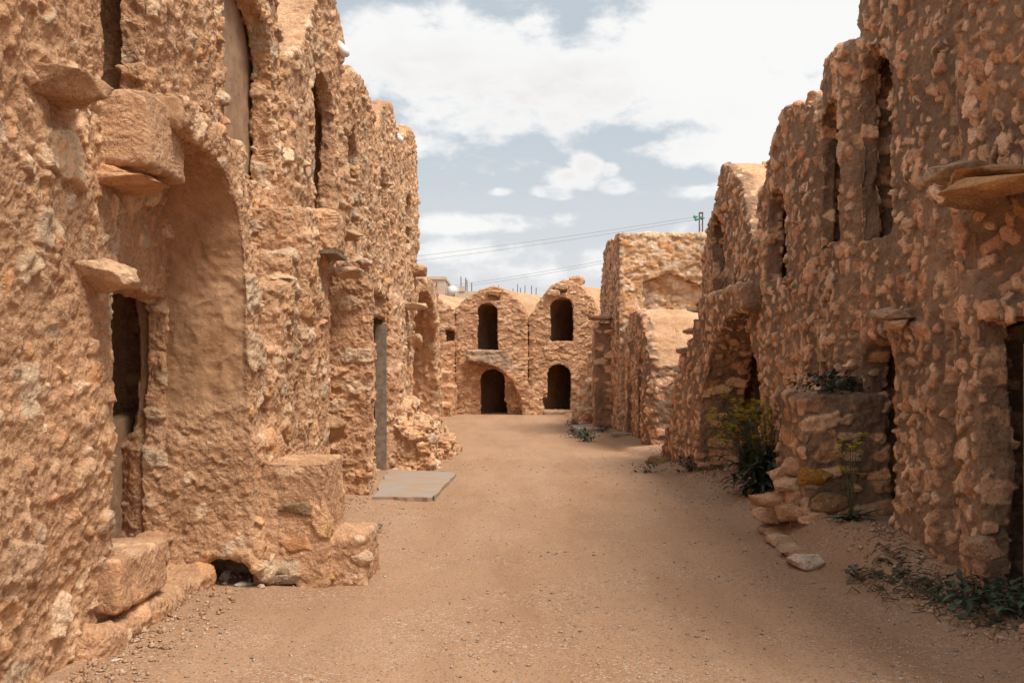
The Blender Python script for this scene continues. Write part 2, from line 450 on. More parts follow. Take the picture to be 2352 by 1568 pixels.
STY['soffit'] = dict(STY['soffit']); PAL['soffit'] = dict(s=[(.4,.25,.15)], m=(.43,.255,.148), m2=(.35,.195,.103)); STY['soffit']['pal'] = 'soffit'
PAL['dirt'] = dict(s=[(.42,.26,.16)], m=(.40,.245,.15), m2=(.34,.205,.125)); STY['dirt'] = dict(pal='dirt', lump=.03, mid=.02, grit=.003, bury=.3, layers=[((.22,.22,.2), .06, .35, .035, 1, .8, 29)])

def solid(name, fn, bounds, h, style, parent, mat, face_style=None, keep=None, amp=1.0, blend=None, sub=0):
    """mesh of fn<0, displaced along its normal by the masonry relief.
    face_style: style where the surface turns towards +-y (jambs, ends); keep: function V->bool"""
    V, Fq = polygonise(fn, bounds, h)
    if keep is not None:
        k = keep(V); fm = k[Fq].all(1); Fq = Fq[fm]
        used = np.zeros(len(V), bool); used[Fq.ravel()] = True
        mp = np.cumsum(used) - 1; V = V[used]; Fq = mp[Fq]
    if sub: V, Fq = subdiv(V, Fq)
    N = grad(fn, V, max(h, .02))
    d, c = shade(style, V, N)
    fs = face_style if isinstance(face_style, list) else ([(face_style, blend)] if face_style else [])
    for sty, bl in fs:
        w = bl(V, N) if bl else sst(np.abs(N[:, 1]), .55, .8)
        idx = np.flatnonzero(w > .001)
        if len(idx):
            d2, c2 = shade(sty, V[idx], N[idx])
            ww = w[idx]
            d[idx] = d[idx] * (1 - ww) + d2 * ww
            c[idx] = c[idx] * (1 - ww[:, None]) + c2 * ww[:, None]
    V = V + N * (d * amp)[:, None]
    me = npmesh(name, V, Fq, c[:, :3], c[:, 3])
    print('%-16s %7d verts  %.1fs' % (name, len(V), time.time() - T0))
    return link(name, me, mat, parent)

# ------------------------------------------------------------------ rocks, tubes, boxes
def hull_rock(size, seed, n=22, sub=1):
    import bmesh
    r = random.Random(seed); bm = bmesh.new()
    for _ in range(n):
        v = Vector((r.gauss(0, 1), r.gauss(0, 1), r.gauss(0, 1)))
        v /= (abs(v.x) ** 5 + abs(v.y) ** 5 + abs(v.z) ** 5) ** .2
        v *= r.uniform(.82, 1.0)
        bm.verts.new((v.x * size[0], v.y * size[1], v.z * size[2]))
    bmesh.ops.convex_hull(bm, input=bm.verts)
    bmesh.ops.delete(bm, geom=[v for v in bm.verts if not v.link_faces], context='VERTS')
    bmesh.ops.triangulate(bm, faces=bm.faces[:])
    bmesh.ops.subdivide_edges(bm, edges=bm.edges[:], cuts=7, use_grid_fill=True)
    bmesh.ops.triangulate(bm, faces=bm.faces[:])
    for _ in range(0): bmesh.ops.smooth_vert(bm, verts=bm.verts[:], factor=.5, use_axis_x=True, use_axis_y=True, use_axis_z=True)
    V = np.array([v.co[:] for v in bm.verts], f4); Fq = np.array([[v.index for v in f.verts] for f in bm.faces], np.int32) if False else None
    bm.verts.index_update()
    Fq = np.array([[v.index for v in f.verts] for f in bm.faces], np.int32)
    bm.free()
    return V, Fq
def rock(name, loc, size, seed, parent=None, pal='left', rz=0, tilt=0, n=22, ci=None):
    V, Fq = hull_rock(size, seed, n)
    s = min(size)
    nn = V / np.maximum(np.linalg.norm(V, axis=1, keepdims=True), 1e-6)
    O = V + seed * 3.7
    se = (s * sum(size) / 3) ** .5
    V = V + nn * (fbm(O, .9 / se, 6, 5, .62) * se * .13 + (.3 - np.abs(vnoise(O, 1.6 / se, 9))) * se * .10)[:, None]
    cz, sz, ct, sn = math.cos(rz), math.sin(rz), math.cos(tilt), math.sin(tilt)
    x, y, z = V[:, 0].copy(), V[:, 1].copy(), V[:, 2].copy()
    x, z = x * ct + z * sn, -x * sn + z * ct
    x, y = x * cz - y * sz, x * sz + y * cz
    V = np.stack([x, y, z], 1) + np.array(loc, f4)
    S = PAL[pal]['s']; c = np.array(S[seed % len(S)] if ci is None else ci, f4)
    col = c * (1 + .14 * fbm(V, 9, 3, seed))[:, None]
    me = npmesh(name, V.astype(f4), Fq, np.clip(col, .01, .9))
    return link(name, me, M_ROUGH, parent)

class MB:
    def __init__(s): s.v = []; s.f = []
    def box(s, x0, x1, y0, y1, z0, z1):
        k = len(s.v)
        s.v += [(x, y, z) for x in (x0, x1) for y in (y0, y1) for z in (z0, z1)]
        s.f += [tuple(k + i for i in q) for q in ((0,1,3,2),(4,6,7,5),(0,4,5,1),(2,3,7,6),(0,2,6,4),(1,5,7,3))]
    def tube(s, pts, rad, n=6):
        pts = [Vector(p) for p in pts]; k0 = len(s.v)
        rr = rad if isinstance(rad, (list, tuple)) else [rad] * len(pts)
        for i, p in enumerate(pts):
            t = (pts[min(i+1, len(pts)-1)] - pts[max(i-1, 0)]).normalized()
            a = t.cross(Vector((.3, .2, 1)) if abs(t.z) < .9 else Vector((1, 0, .1))).normalized(); b = t.cross(a)
            for q in range(n):
                an = q * 2 * math.pi / n
                s.v.append(tuple(p + (a * math.cos(an) + b * math.sin(an)) * rr[i]))
        for i in range(len(pts) - 1):
            for q in range(n):
                a_, b_ = k0 + i*n + q, k0 + i*n + (q+1) % n
                s.f.append((a_, b_, b_ + n, a_ + n))
        s.f.append(tuple(k0 + q for q in range(n))[::-1]); e = k0 + (len(pts)-1)*n
        s.f.append(tuple(e + q for q in range(n)))
    def leaf(s, base, d, up, L, w, droop=.3, n=5, cup=.2):
        d = Vector(d).normalized(); side = d.cross(Vector(up))
        side = side.normalized() if side.length > 1e-3 else Vector((1, 0, 0))
        upv = side.cross(d).normalized(); k = len(s.v); base = Vector(base)
        for i in range(n + 1):
            t = i / n; ww = w * (math.sin(math.pi * min(1, t * .92 + .06)) ** .8)
            c = base + d * (L * t) + upv * (-droop * L * t * t) + Vector((0, 0, 0))
            s.v += [tuple(c + side * ww + upv * cup * ww), tuple(c - upv * .1 * ww), tuple(c - side * ww + upv * cup * ww)]
        for i in range(n):
            a = k + i * 3
            s.f += [(a, a+1, a+4, a+3), (a+1, a+2, a+5, a+4)]
    def build(s, name, mat, parent=None, smooth=False, loc=None):
        me = bpy.data.meshes.new(name)
        vs = s.v
        if loc is not None:
            vs = [(a - loc[0], b - loc[1], c - loc[2]) for a, b, c in vs]
        me.from_pydata(vs, [], s.f); me.update()
        o = link(name, me, mat, parent, smooth)
        if loc is not None: o.location = loc
        return o

# ------------------------------------------------------------------ wall surfaces of the two rows and the far front
def XL(y, z):
    lo = np.interp(y, [3, 5.9, 7.1, 8, 10, 12.6, 12.75, 14.8, 15.7, 15.9, 18.5, 18.8, 22.4, 22.6, 27, 27.2], [-2.33, -2.35, -2.42, -2.36, -2.30, -2.27, -2.08, -2.02, -2.0, -1.87, -1.9, -2.2, -2.25, -2.45, -2.5, -3.2])
    hi = np.interp(y, [3, 5.9, 7.1, 8, 10, 12.6, 12.9, 22.4, 22.6, 27, 27.2], [-2.34, -2.36, -2.36, -2.34, -2.28, -2.17, -2.14, -2.10, -2.4, -2.5, -3.2])
    w = sst(z, 2.7, 3.15)
    return lo * (1 - w) + hi * w + .035 * np.sin(y * 2.3 + z * .7) * (y > 4)
def XR(y, z):
    lo = np.interp(y, [3, 6.0, 7.3, 9.3, 10.6, 13, 17.3, 20, 24, 28.9, 29.1, 36], [3.08, 3.12, 3.2, 3.22, 3.2, 3.2, 3.22, 2.66, 2.68, 2.55, 3.3, 3.5])
    lean = .004
    return lo + lean * z + .03 * np.sin(y * 2.1 + z * .9)
def YF(x, z): return 37.2 + 0 * x + .04 * np.sin(x * 3) - .0 * z

def frame(row):
    if row == 'L': return (lambda P: P[:, 0] - XL(P[:, 1], P[:, 2])), (lambda P: P[:, 1])
    if row == 'R': return (lambda P: XR(P[:, 1], P[:, 2]) - P[:, 0]), (lambda P: P[:, 1])
    return (lambda P: YF(P[:, 0], P[:, 2]) - P[:, 1]), (lambda P: P[:, 0])

def hole(q, s, z, s0, s1, z0, z1, arch, depth, P):
    w = .022 * vnoise(P, 3.2, 33) + .012 * vnoise(P, 9, 34)
    c, hw = (s0 + s1) / 2, (s1 - s0) / 2
    ds = np.abs(s - c) - hw + w
    if arch:
        zc = z1 - hw
        d = np.where(z > zc, np.sqrt((s - c) ** 2 + (z - zc) ** 2) - hw + w, np.maximum(ds, z0 - z))
    else:
        d = np.maximum(ds, np.maximum(z0 - z, z - z1 + w))
    d = d - .055
    w2 = .30 * sst(-q, .20, .28)
    return np.maximum(d - w2, -(q + depth))

T_W = .72
def unit(row, label, s0, s1, top, holes=(), h=.02, style='left', jamb='left_jamb', zmax=None, floors=(), mod=None, group=None, mat=None, sub=1, chamber=True, roofdrop=.05, skew=0.0, backd=3.2, face=True, loc=None, ext=None):
    qf, sf = frame(row)
    tx, tz = zip(*top)
    ztop = max(tz)
    mid = (s0 + s1) / 2
    root_loc = loc or {'L': (-2.6, mid, 0), 'R': (3.6, mid, 0), 'F': (mid, 37.6, 0)}[row]
    root = empty('stone_granary', root_loc, label, 'granary', group)
    def base(P):
        q, s, z = qf(P), sf(P), P[:, 2]
        jt = (.07 if row != 'R' else .12) * (np.exp(-((s - s0) / .10) ** 2) + np.exp(-((s - s1) / .10) ** 2))
        f = smax(q + jt, (z - np.interp(s, tx, tz)) * .62, .06)
        f = np.maximum(f, np.maximum(s0 - s, s - s1))
        f = np.maximum(f, -(q + T_W))
        for hl in holes: f = smax(f, -hole(q, s, z, *hl, P), .035)
        if mod: f = mod(P, f, q, s, z)
        return f
    e = ext or .32
    if row == 'L':
        xs = [float(np.min(XL(np.array([s0, mid, s1]), np.array([0., 2, 5])))), float(np.max(XL(np.array([s0, mid, s1]), np.array([0., 2, 5]))))]
        bd = ((xs[0] - T_W - .15, max(xs[1], -1.8) + .1), (s0 - .05, s1 + .05), (-.15, ztop + .15))
    elif row == 'R':
        bd = ((2.45, 3.4 + T_W + .1), (s0 - .05, s1 + .05), (-.15, ztop + .15))
    else:
        bd = ((s0 - .05, s1 + .05), (37.0, 37.3 + T_W + .1), (-.15, ztop + .15))
    keep = lambda V: (qf(V) > -T_W + .05) & (V[:, 2] > -.12)
    fn = None
    if face and row == 'F': fn = None
    solid('wall', base, bd, h, style, root, mat or (M_RIGHT if row == 'R' else M_RUB), face_style=[(jamb, None if row != 'F' else (lambda V, N: 0 * N[:, 0])),
        ('roof', lambda V, N: sst(N[:, 2], .45, .65) * sst(-qf(V) + .06 * vnoise(V, 5, 2), .14, .26) * sst(V[:, 2], min(tz) - .6, min(tz) - .4))], keep=keep, sub=sub)
    if chamber:
        def cham(P):
            q, z = qf(P), P[:, 2]
            s0_ = sf(P); s = s0_ - skew * np.maximum(-q - .3, 0)
            f = smax((z - np.interp(s, tx, tz) + roofdrop) * .62, np.maximum(s0 + .01 - s, s - s1 + .01), .06)
            f = np.maximum(f, np.maximum(q + T_W - .12, -(q + backd)))
            for (z0, z1) in floors:
                c = np.maximum(np.maximum(s0 + .14 - s0_, s0_ - s1 + .14), np.maximum(z0 - z, z - z1))
                c = np.maximum(c, (z - np.interp(s, tx, tz) + roofdrop + .22) * .62)
                if skew: c = np.maximum(c, np.maximum(s0 + .2 - s, s - s1 + .2))
                c = np.maximum(c, -(q + backd - .25))
                f = np.maximum(f, -c)
            return f
        B = backd + .2
        if row == 'L': bd = ((-2.6 - B, -1.8 - T_W + .2), (s0 - .1, s1 + .1), (-.1, ztop + .1))
        elif row == 'R': bd = ((2.4 + T_W, 3.5 + B), (s0 - .1, s1 + .1), (-.1, ztop + .1))
        else: bd = ((s0 - .1, s1 + .1 + skew * B), (37.1 + T_W - .2, 37.3 + B), (-.1, ztop + .1))
        solid('vault', cham, bd, .075, 'roof', root, M_RUB, keep=lambda V: V[:, 2] > -.08)
    return root

def half_arch(axis_y, dirn, t_land, t_edge, t_foot, z_land, w0, w1, thick, steps_end, n=8, p=2.4, foot_z=0.0, wobble=.0):
    """flying stair: level landing from t_land to t_edge, soffit curving down to t_foot, steps down to steps_end. t runs along +y (axis_y) or +x"""
    A = t_foot - t_land; B = z_land - thick
    def fn(P):
        t = P[:, 1] if axis_y else P[:, 0]
        w = P[:, 0] if axis_y else P[:, 1]
        z = P[:, 2]
        t = t * dirn
        wn = .03 * vnoise(P, 2.3, 5)
        f = np.full(len(P), 9., f4)
        rise = (z_land - foot_z) / n; run = (steps_end - t_edge) / n
        f = np.maximum(t_land - t, np.maximum(t - t_edge, z - z_land))
        for k in range(n):
            b = np.maximum(t_land - t, np.maximum(t - (t_edge + (k + 1) * run), z - (z_land - (k + 1) * rise)))
            f = np.minimum(f, b)
        el = ((np.maximum(t - t_land, 0) / A) ** p + (np.maximum(z, 0) / B) ** p + 1e-9) ** (1 / p)
        f = smax(f, (1 - el) * min(A, B) * .8 + wn, .05)
        f = smax(f, np.maximum(w0 - w, w - w1) + wn, .05)
        return np.maximum(f, -z - .1)
    return fn
def boxes(lst, r=.04, k=.05, wob=.02):
    def fn(P):
        f = None
        for b in lst:
            d = box(P, *b, r=r)
            f = d if f is None else smin(f, d, k)
        return f + wob * vnoise(P, 2.6, 9)
    return fn
def bnd(lst, m=.12):
    a = np.array(lst)
    return ((a[:, 0].min() - m, a[:, 1].max() + m), (a[:, 2].min() - m, a[:, 3].max() + m), (a[:, 4].min() - .05, a[:, 5].max() + m))

QN = .020   # fine voxel for what stands near the camera
# ------------------------------------------------------------------ LEFT ROW
GL, GR, GF = 'vaulted granaries in the left hand row', 'vaulted granaries in the right hand row', 'granaries closing the far end of the alley'
def mod_L0(P, f, q, s, z):
    f = smax(f, -np.maximum(np.maximum(5.93 - s, z - 2.72 - .15 * vnoise(P, 2, 3)), -(q + .02)), .10)   # shallow recess round the door
    cav = np.maximum(np.maximum(np.maximum(5.3 - s, s - 7.78), np.maximum(.3 - z, z - 2.25)), q + .24)
    return smax(f, -cav, .03)
L0 = unit('L', 'nearest left granary of combed mud plaster with a tall slit doorway and two projecting stones', 3.2, 7.95, [(3.2, 5.2), (5.4, 6.2), (7.95, 5.1)],
          [(5.82, 7.12, .50, 2.04, False, 2), (5.82, 6.47, 3.3, 4.9, True, 2)], QN, 'near_left', 'left_jamb', floors=[(.3, 2.4), (3.2, 5.0)], mod=mod_L0, group=GL, mat=M_COMB)
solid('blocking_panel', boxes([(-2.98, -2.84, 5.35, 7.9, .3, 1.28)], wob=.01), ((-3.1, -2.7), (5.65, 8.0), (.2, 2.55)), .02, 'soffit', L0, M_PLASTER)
solid('door_sill', boxes([(-2.75, -2.21, 5.60, 6.42, .22, .54)], r=.03, wob=.01), ((-2.9, -2.0), (5.4, 6.6), (.05, .7)), QN, 'plaster', L0, M_ROUGH, amp=.35, sub=1)
solid('plinth', boxes([(-2.8, -2.19, 5.4, 7.3, -.2, .20)], r=.1, wob=.04), ((-3, -2.0), (5.2, 7.5), (-.1, .4)), QN, 'plaster', L0, M_COMB, sub=1)
solid('landing', boxes([(-2.8, -2.07, 5.68, 6.35, 2.78, 3.22)], r=.03), ((-2.9, -1.9), (5.5, 6.5), (2.65, 3.4)), QN, 'plaster', L0, M_COMB, amp=.55, sub=1)
rock('landing_slab', (-2.36, 5.98, 2.735), (.30, .37, .055), 4, L0, ci=(.62, .33, .17))
rock('landing_slab', (-2.30, 5.72, 2.70), (.22, .16, .05), 6, L0, ci=(.58, .31, .16))
rock('projecting_stone', (-2.28, 5.05, 3.05), (.26, .20, .10), 3, L0, tilt=.1, ci=(.44, .25, .14))
rock('projecting_stone', (-2.28, 5.45, 2.12), (.24, .17, .09), 5, L0, tilt=.05, ci=(.58, .36, .22))

L1 = unit('L', 'left granary with a stair up to a doorway blocked by smooth plaster', 7.95, 9.92, [(7.95, 5.1), (8.5, 6.0), (9.3, 5.6), (9.92, 4.9)],
          [(8.18, 9.5, 3.40, 5.0, True, .6), (9.3, 9.75, .97, 1.27, False, .4)], QN, 'left', 'left_jamb', floors=[], group=GL, mat=M_COMB)
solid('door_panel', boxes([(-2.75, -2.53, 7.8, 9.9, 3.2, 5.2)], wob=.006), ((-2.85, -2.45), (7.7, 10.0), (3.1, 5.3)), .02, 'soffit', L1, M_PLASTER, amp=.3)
# flying stair whose smooth soffit faces the camera
fa = half_arch(True, 1, 6.02, 7.38, 7.22, 3.28, -2.75, -1.86, .20, 7.8, n=3, p=5.5, foot_z=1.2)
def fa2(P):
    f = fa(P)
    w = np.interp(P[:, 2], [0, 1.5, 2.6, 3.2], [-1.84, -1.86, -1.90, -1.98])
    f = smax(f, P[:, 0] - w, .06)
    # rough combed foot below the soffit
    foot = np.maximum(box(P, -2.9, -1.80, 7.26, 8.1, -.1, 1.12, .08) - .0, -9)
    f = smin(f, foot, .12)
    dr = np.sqrt(((P[:, 0] + 2.10) / .30) ** 2 + ((P[:, 2] - .0) / .25) ** 2) - 1
    return smax(f, -np.maximum(dr * .17, P[:, 1] - 7.9), .03)
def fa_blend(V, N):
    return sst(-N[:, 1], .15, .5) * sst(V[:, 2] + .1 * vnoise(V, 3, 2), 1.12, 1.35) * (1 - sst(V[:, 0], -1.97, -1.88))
solid('stair_arch', fa2, ((-2.95, -1.65), (5.85, 8.2), (-.12, 3.5)), QN, 'near_left', L1, M_COMB, face_style='soffit', blend=fa_blend, sub=1)
st0 = [(-1.92, -1.36, 7.34, 8.1, -.1, .94), (-1.6, -1.10, 7.42, 8.1, -.1, .37)]
st1 = [(-2.6, -1.86, 7.75, 8.6, -.1, 1.78), (-2.6, -1.88, 8.1, 8.9, -.1, 2.33), (-2.6, -1.90, 8.45, 9.3, -.1, 2.62), (-2.6, -1.82, 8.85, 9.85, -.1, 3.08)]
def st0f(P):
    f = boxes(st0, r=.035, k=.03, wob=.012)(P)
    hl = np.sqrt(((P[:, 0] + 1.72) / .13) ** 2 + ((P[:, 2] - .0) / .12) ** 2) - 1
    return smax(f, -np.maximum(hl * .12, P[:, 1] - 7.8), .02)
solid('stair_block', st0f, bnd(st0), QN, 'plaster', L1, M_COMB, amp=.8, sub=1)
solid('stair', boxes(st1, r=.04, k=.03), bnd(st1), QN, 'step', L1, M_COMB, sub=1)
solid('landing', boxes([(-2.5, -1.66, 9.35, 10.0, 2.74, 3.12)], r=.05), ((-2.6, -1.5), (9.2, 10.15), (2.6, 3.25)), QN, 'plaster', L1, M_COMB, sub=1)
mb = MB(); mb.box(-2.3, -1.645, 9.30, 9.95, 2.705, 2.74); mb.build('wooden_board', M_WOOD, L1)
for i, (u, v, y, s, c) in enumerate([(690, 1165, 7.365, (.17, .05, .06), (.26, .165, .085)), (565, 1230, 7.27, (.10, .04, .05), (.20, .18, .16)), (745, 1215, 7.365, (.05, .05, .07), (.40, .22, .07)),
                                     (680, 1250, 7.365, (.14, .05, .07), (.50, .235, .11)), (810, 1320, 7.44, (.10, .05, .07), (.38, .17, .08)), (650, 1330, 7.36, (.16, .05, .05), (.34, .26, .18)), (580, 1275, 7.27, (.14, .05, .035), (.46, .25, .13)), (835, 1275, 7.46, (.09, .1, .07), (.62, .42, .27)), (790, 1232, 7.6, (.14, .13, .04), (.64, .44, .29)), (735, 1330, 7.36, (.12, .04, .05), (.46, .25, .09))]):
    rock('corner_stone', U(u, v, y + .01), s, 40 + i, L1, ci=c)

L2 = unit('L', 'left granary with a high smooth vault shoulder above the plaster blocked doorway', 9.92, 12.65, [(9.92, 4.75), (10.6, 5.04), (11.0, 5.4), (11.5, 5.95), (12.0, 6.2), (12.3, 6.05), (12.65, 5.6)],
          [(11.42, 12.22, 3.5, 5.05, True, 2), (11.5, 11.95, 1.45, 2.25, True, .35), (11.35, 11.62, .78, 1.12, False, .5)], .034, 'left', 'left_jamb', floors=[(3.2, 5.2)], group=GL)
rock('projecting_stone', (-2.08, 12.2, 3.27), (.26, .25, .07), 7, L2, ci=(.46, .28, .15))
rock('projecting_stone', (-2.05, 12.35, 2.83), (.20, .22, .08), 8, L2, ci=(.55, .35, .22))
rock('corner_stone', (-2.14, 11.7, .95), (.2, .24, .15), 9, L2, ci=(.42, .24, .13))
L3 = unit('L', 'left granary with a grey wooden ground floor door behind a stacked stone buttress', 12.65, 15.85, [(12.65, 5.35), (13.5, 5.72), (14.5, 5.82), (15.3, 5.6), (15.85, 5.3)],
          [(13.05, 13.85, 3.55, 4.85, True, 2), (14.85, 15.75, .08, 2.38, False, .6)], .030, 'left', 'left_jamb', floors=[(3.2, 5.0)], group=GL)
b3 = [(-2.5, -1.79, 12.62, 12.98, -.1, 3.02), (-2.5, -1.95, 12.7, 16.0, 2.75, 3.06)]
solid('buttress', boxes(b3), bnd(b3), .02, 'step', L3, M_RUB, sub=1)
mb = MB()
for k in range(6): mb.box(-2.36, -2.32 + .006 * (k % 2), 14.88 + k * .145, 15.015 + k * .145, .1, 2.34)
mb.box(-2.33, -2.22, 14.90, 14.98, .08, 2.36); mb.box(-2.16, -1.985, 15.70, 15.76, .05, 2.34)
mb.build('door', M_WOOD, L3)
L4 = unit('L', 'left granary with a rubble heap at its foot just past the wooden door', 15.85, 18.65, [(15.85, 5.5), (16.6, 6.1), (17.5, 6.25), (18.65, 5.9)],
          [(16.2, 17.0, 3.7, 5.1, True, 2)], .034, 'left', 'left_jamb', floors=[(3.2, 5.2)], group=GL)
rock('projecting_stone', (-1.8, 18.0, 2.78), (.27, .28, .08), 12, L4, ci=(.58, .38, .24))
rock('projecting_stone', (-1.84, 18.2, 2.18), (.2, .22, .12), 13, L4, ci=(.52, .3, .17))
rp = [(-2.2, -1.38, 15.95, 17.3, -.1, .80), (-1.9, -1.26, 15.98, 16.9, -.1, .55), (-2.2, -1.72, 16.0, 18.0, -.1, 1.05), (-2.2, -1.35, 17.4, 19.0, -.1, .72), (-2.2, -1.15, 18.2, 20.2, -.1, .38)]
solid('ruined_stair', boxes(rp, r=.08, k=.12, wob=.06), bnd(rp, .2), .024, 'rubble', L4, M_RUB, sub=1)
L5 = unit('L', 'last tall granary of the left row with a sheer end edge against the sky', 18.65, 22.5, [(18.65, 5.9), (20, 6.5), (21.6, 6.75), (22.2, 6.6), (22.5, 6.2)],
          [(20.0, 20.5, 3.9, 5.2, True, 2)], .040, 'left', 'left_jamb', floors=[(3.2, 5.2)], group=GL)
rock('projecting_stone', (-2.0, 21.2, 3.75), (.22, .25, .14), 14, L5, ci=(.50, .29, .16))
L6 = unit('L', 'low left granary past the row end with a curved half arch stair', 22.5, 27.2, [(22.5, 3.7), (24.5, 3.9), (26.5, 3.8), (27.2, 3.4)],
          [], .045, 'left', 'left_jamb', floors=[], group=GL)
solid('stair_arch', half_arch(True, 1, 22.2, 24.9, 24.6, 3.72, -2.9, -1.83, .38, 26.6, n=6, p=2.6), ((-3, -1.7), (22.0, 26.8), (-.1, 3.9)), .035, 'left', L6, M_RUB)
L7 = unit('L', 'low set back granary between the left row and the far front', 27.2, 36.6, [(27.2, 3.4), (29.5, 3.9), (32, 3.5), (34.5, 3.9), (36.6, 3.5)],
          [(30, 30.8, .1, 1.7, True, 2)], .08, 'far', 'far', floors=[(0, 2.2)], group=GL)
# white lamps fixed on the left parapet
for (u, v, y, lab) in [(779, 104, 12.3, 'white floodlight bulb on the second highest parapet of the left row'), (910, 309, 17.8, 'white tube lamp jutting from the left parapet near the row end')]:
    x, y, z = U(u, v, y)
    r = empty('wall_lamp', (x, y, z), lab, 'lamp', 'lamps on the left parapet')
    m = MB(); d = Vector((.10, -.02, -.12))
    c = Vector((x, y, z)); m.tube([c - d * .6, c, c + d * .8, c + d * 1.1], [.03, .055, .06, .03], 12); m.build('bulb', M_WHITE, r, True)
    m = MB(); m.tube([c - d * 2.2, c - d * 1.2, c - d * .5], [.03, .035, .035], 8); m.tube([c - d * 2.2, c - d * 2.6 + Vector((-.2, 0, -.03))], .012, 6); m.build('socket', M_METAL, r, True)

# ------------------------------------------------------------------ RIGHT ROW
def mod_R0(P, f, q, s, z):
    e = np.sqrt(((s - 6.25) / .80) ** 2 + ((z - 2.42) / .38) ** 2 + ((q + .0) / .30) ** 2) - 1
    return smax(f, -e * .28, .05)
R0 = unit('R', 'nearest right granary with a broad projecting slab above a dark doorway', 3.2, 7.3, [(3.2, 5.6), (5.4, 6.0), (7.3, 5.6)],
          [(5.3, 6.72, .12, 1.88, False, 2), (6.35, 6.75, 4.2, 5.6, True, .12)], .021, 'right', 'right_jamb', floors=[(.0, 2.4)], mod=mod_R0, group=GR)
for i, (u, v, y, s) in enumerate([(2275, 405, 6.25, (.34, .40, .075)), (2215, 395, 6.55, (.22, .26, .06)), (2240, 455, 6.55, (.20, .25, .06)), (2310, 425, 5.9, (.32, .35, .06))]):
    rock('landing_slab', U(u, v, y), s, 60 + i, R0, 'right', tilt=.06, ci=[(.50, .26, .12), (.45, .31, .2), (.36, .2, .11), (.52, .27, .12)][i])
m = MB(); m.box(3.34, 3.39, 5.35, 6.5, .1, 1.78); m.build('door', M_WOOD, R0)
rs = [(2.95, 3.6, 5.1, 6.35, -.1, .14), (2.86, 3.3, 5.5, 6.0, -.1, .10)]
solid('door_step', boxes(rs), bnd(rs), .02, 'rstep', R0, M_RUB)
rock('jamb_stone', (3.04, 6.45, .46), (.12, .15, .085), 66, R0, 'right', ci=(.42, .24, .14))
R1 = unit('R', 'right granary with a long high slit over a narrow ground slit beside the planter block', 7.3, 9.4, [(7.3, 5.6), (8.4, 5.9), (9.4, 5.4)],
          [(8.62, 9.2, 2.85, 4.42, True, 2), (8.42, 9.2, .28, 1.88, True, 2)], .023, 'right', 'right_jamb', floors=[(.0, 2.2), (2.75, 4.9)], group=GR)
rock('projecting_stone', U(2048, 722, 8.1), (.16, .22, .055), 67, R1, 'right', ci=(.44, .29, .2))
rock('projecting_stone', U(2062, 745, 8.0), (.10, .14, .05), 68, R1, 'right')
R2 = unit('R', 'right granary with a yellow board shutter above a small hole', 9.4, 10.6, [(9.4, 4.75), (9.9, 4.85), (10.3, 4.86), (10.48, 4.72), (10.6, 4.4)],
          [(9.82, 10.42, 2.95, 4.3, True, 2), (10.12, 10.42, 1.48, 1.72, False, .5)], .024, 'right', 'right_jamb', floors=[(2.75, 4.4)], group=GR)
m = MB(); m.box(3.20, 3.245, 10.10, 10.44, 1.70, 2.14); m.build('shutter', M_WOODY, R2)
R3 = unit('R', 'right granary with a stony crest between the yellow shutter and the half arch stair', 10.6, 13.05, [(10.6, 4.45), (11.2, 4.64), (11.8, 4.76), (12.0, 4.6), (12.35, 4.25), (12.9, 3.9), (13.05, 3.6)],
          [(11.88, 12.4, 2.8, 3.75, True, 2)], .026, 'right', 'right_jamb', floors=[(0, 2.0), (2.7, 3.7)], group=GR)
for i, (y, z) in enumerate([(10.8, 4.5), (11.1, 4.62), (11.35, 4.6)]):
    rock('crest_stone', (3.42, y, z), (.16, .15, .10), 70 + i, R3, 'far')
R4 = unit('R', 'right granary with a smooth sunlit vault roof and a stair on a half arch', 13.05, 17.4, [(13.05, 3.3), (13.4, 3.52), (13.8, 3.92), (14.2, 4.33), (14.8, 4.66), (15.25, 4.78), (15.5, 4.6), (15.8, 4.17), (16.5, 4.1), (16.9, 3.6), (17.4, 2.9)],
          [(15.2, 15.85, 2.75, 4.0, True, 2), (13.2, 15.12, -.3, 2.4, True, .50), (13.7, 15.05, .05, 1.75, False, 2)], .030, 'right', 'right_jamb', floors=[(0, 2.2), (2.65, 3.8)], group=GR, roofdrop=-.04)
ha = half_arch(True, 1, 12.7, 15.2, 15.15, 2.72, 2.68, 3.5, .32, 18.2, n=9, p=2.3)
def ha2(P):
    f = ha(P)
    w = np.interp(P[:, 1], [12.5, 13.5, 15.2, 17, 18.5], [3.0, 2.92, 2.82, 2.70, 2.62])
    return smax(f, w - P[:, 0], .05)
solid('stair_arch', ha2, ((2.45, 3.6), (12.5, 18.4), (-.1, 2.9)), .030, 'right', R4, M_RIGHT, face_style='rstep', sub=1)
for k in range(8):
    yy_ = 15.35 + k * .333; zz_ = 2.72 - (k + .6) * .302
    rock('tread', (float(np.interp(yy_, [15.2, 17, 18.5], [2.86, 2.74, 2.68])) + .1, yy_, zz_), (.26, .19, .055), 160 + k, R4, 'grey', rz=.2 * math.sin(k))
rock('foot_stone', U(1510, 1062, 17.0), (.22, .25, .13), 75, R4, 'right', ci=(.30, .19, .08))
rock('foot_stone', U(1555, 1080, 16.3), (.20, .2, .06), 76, R4, 'right')
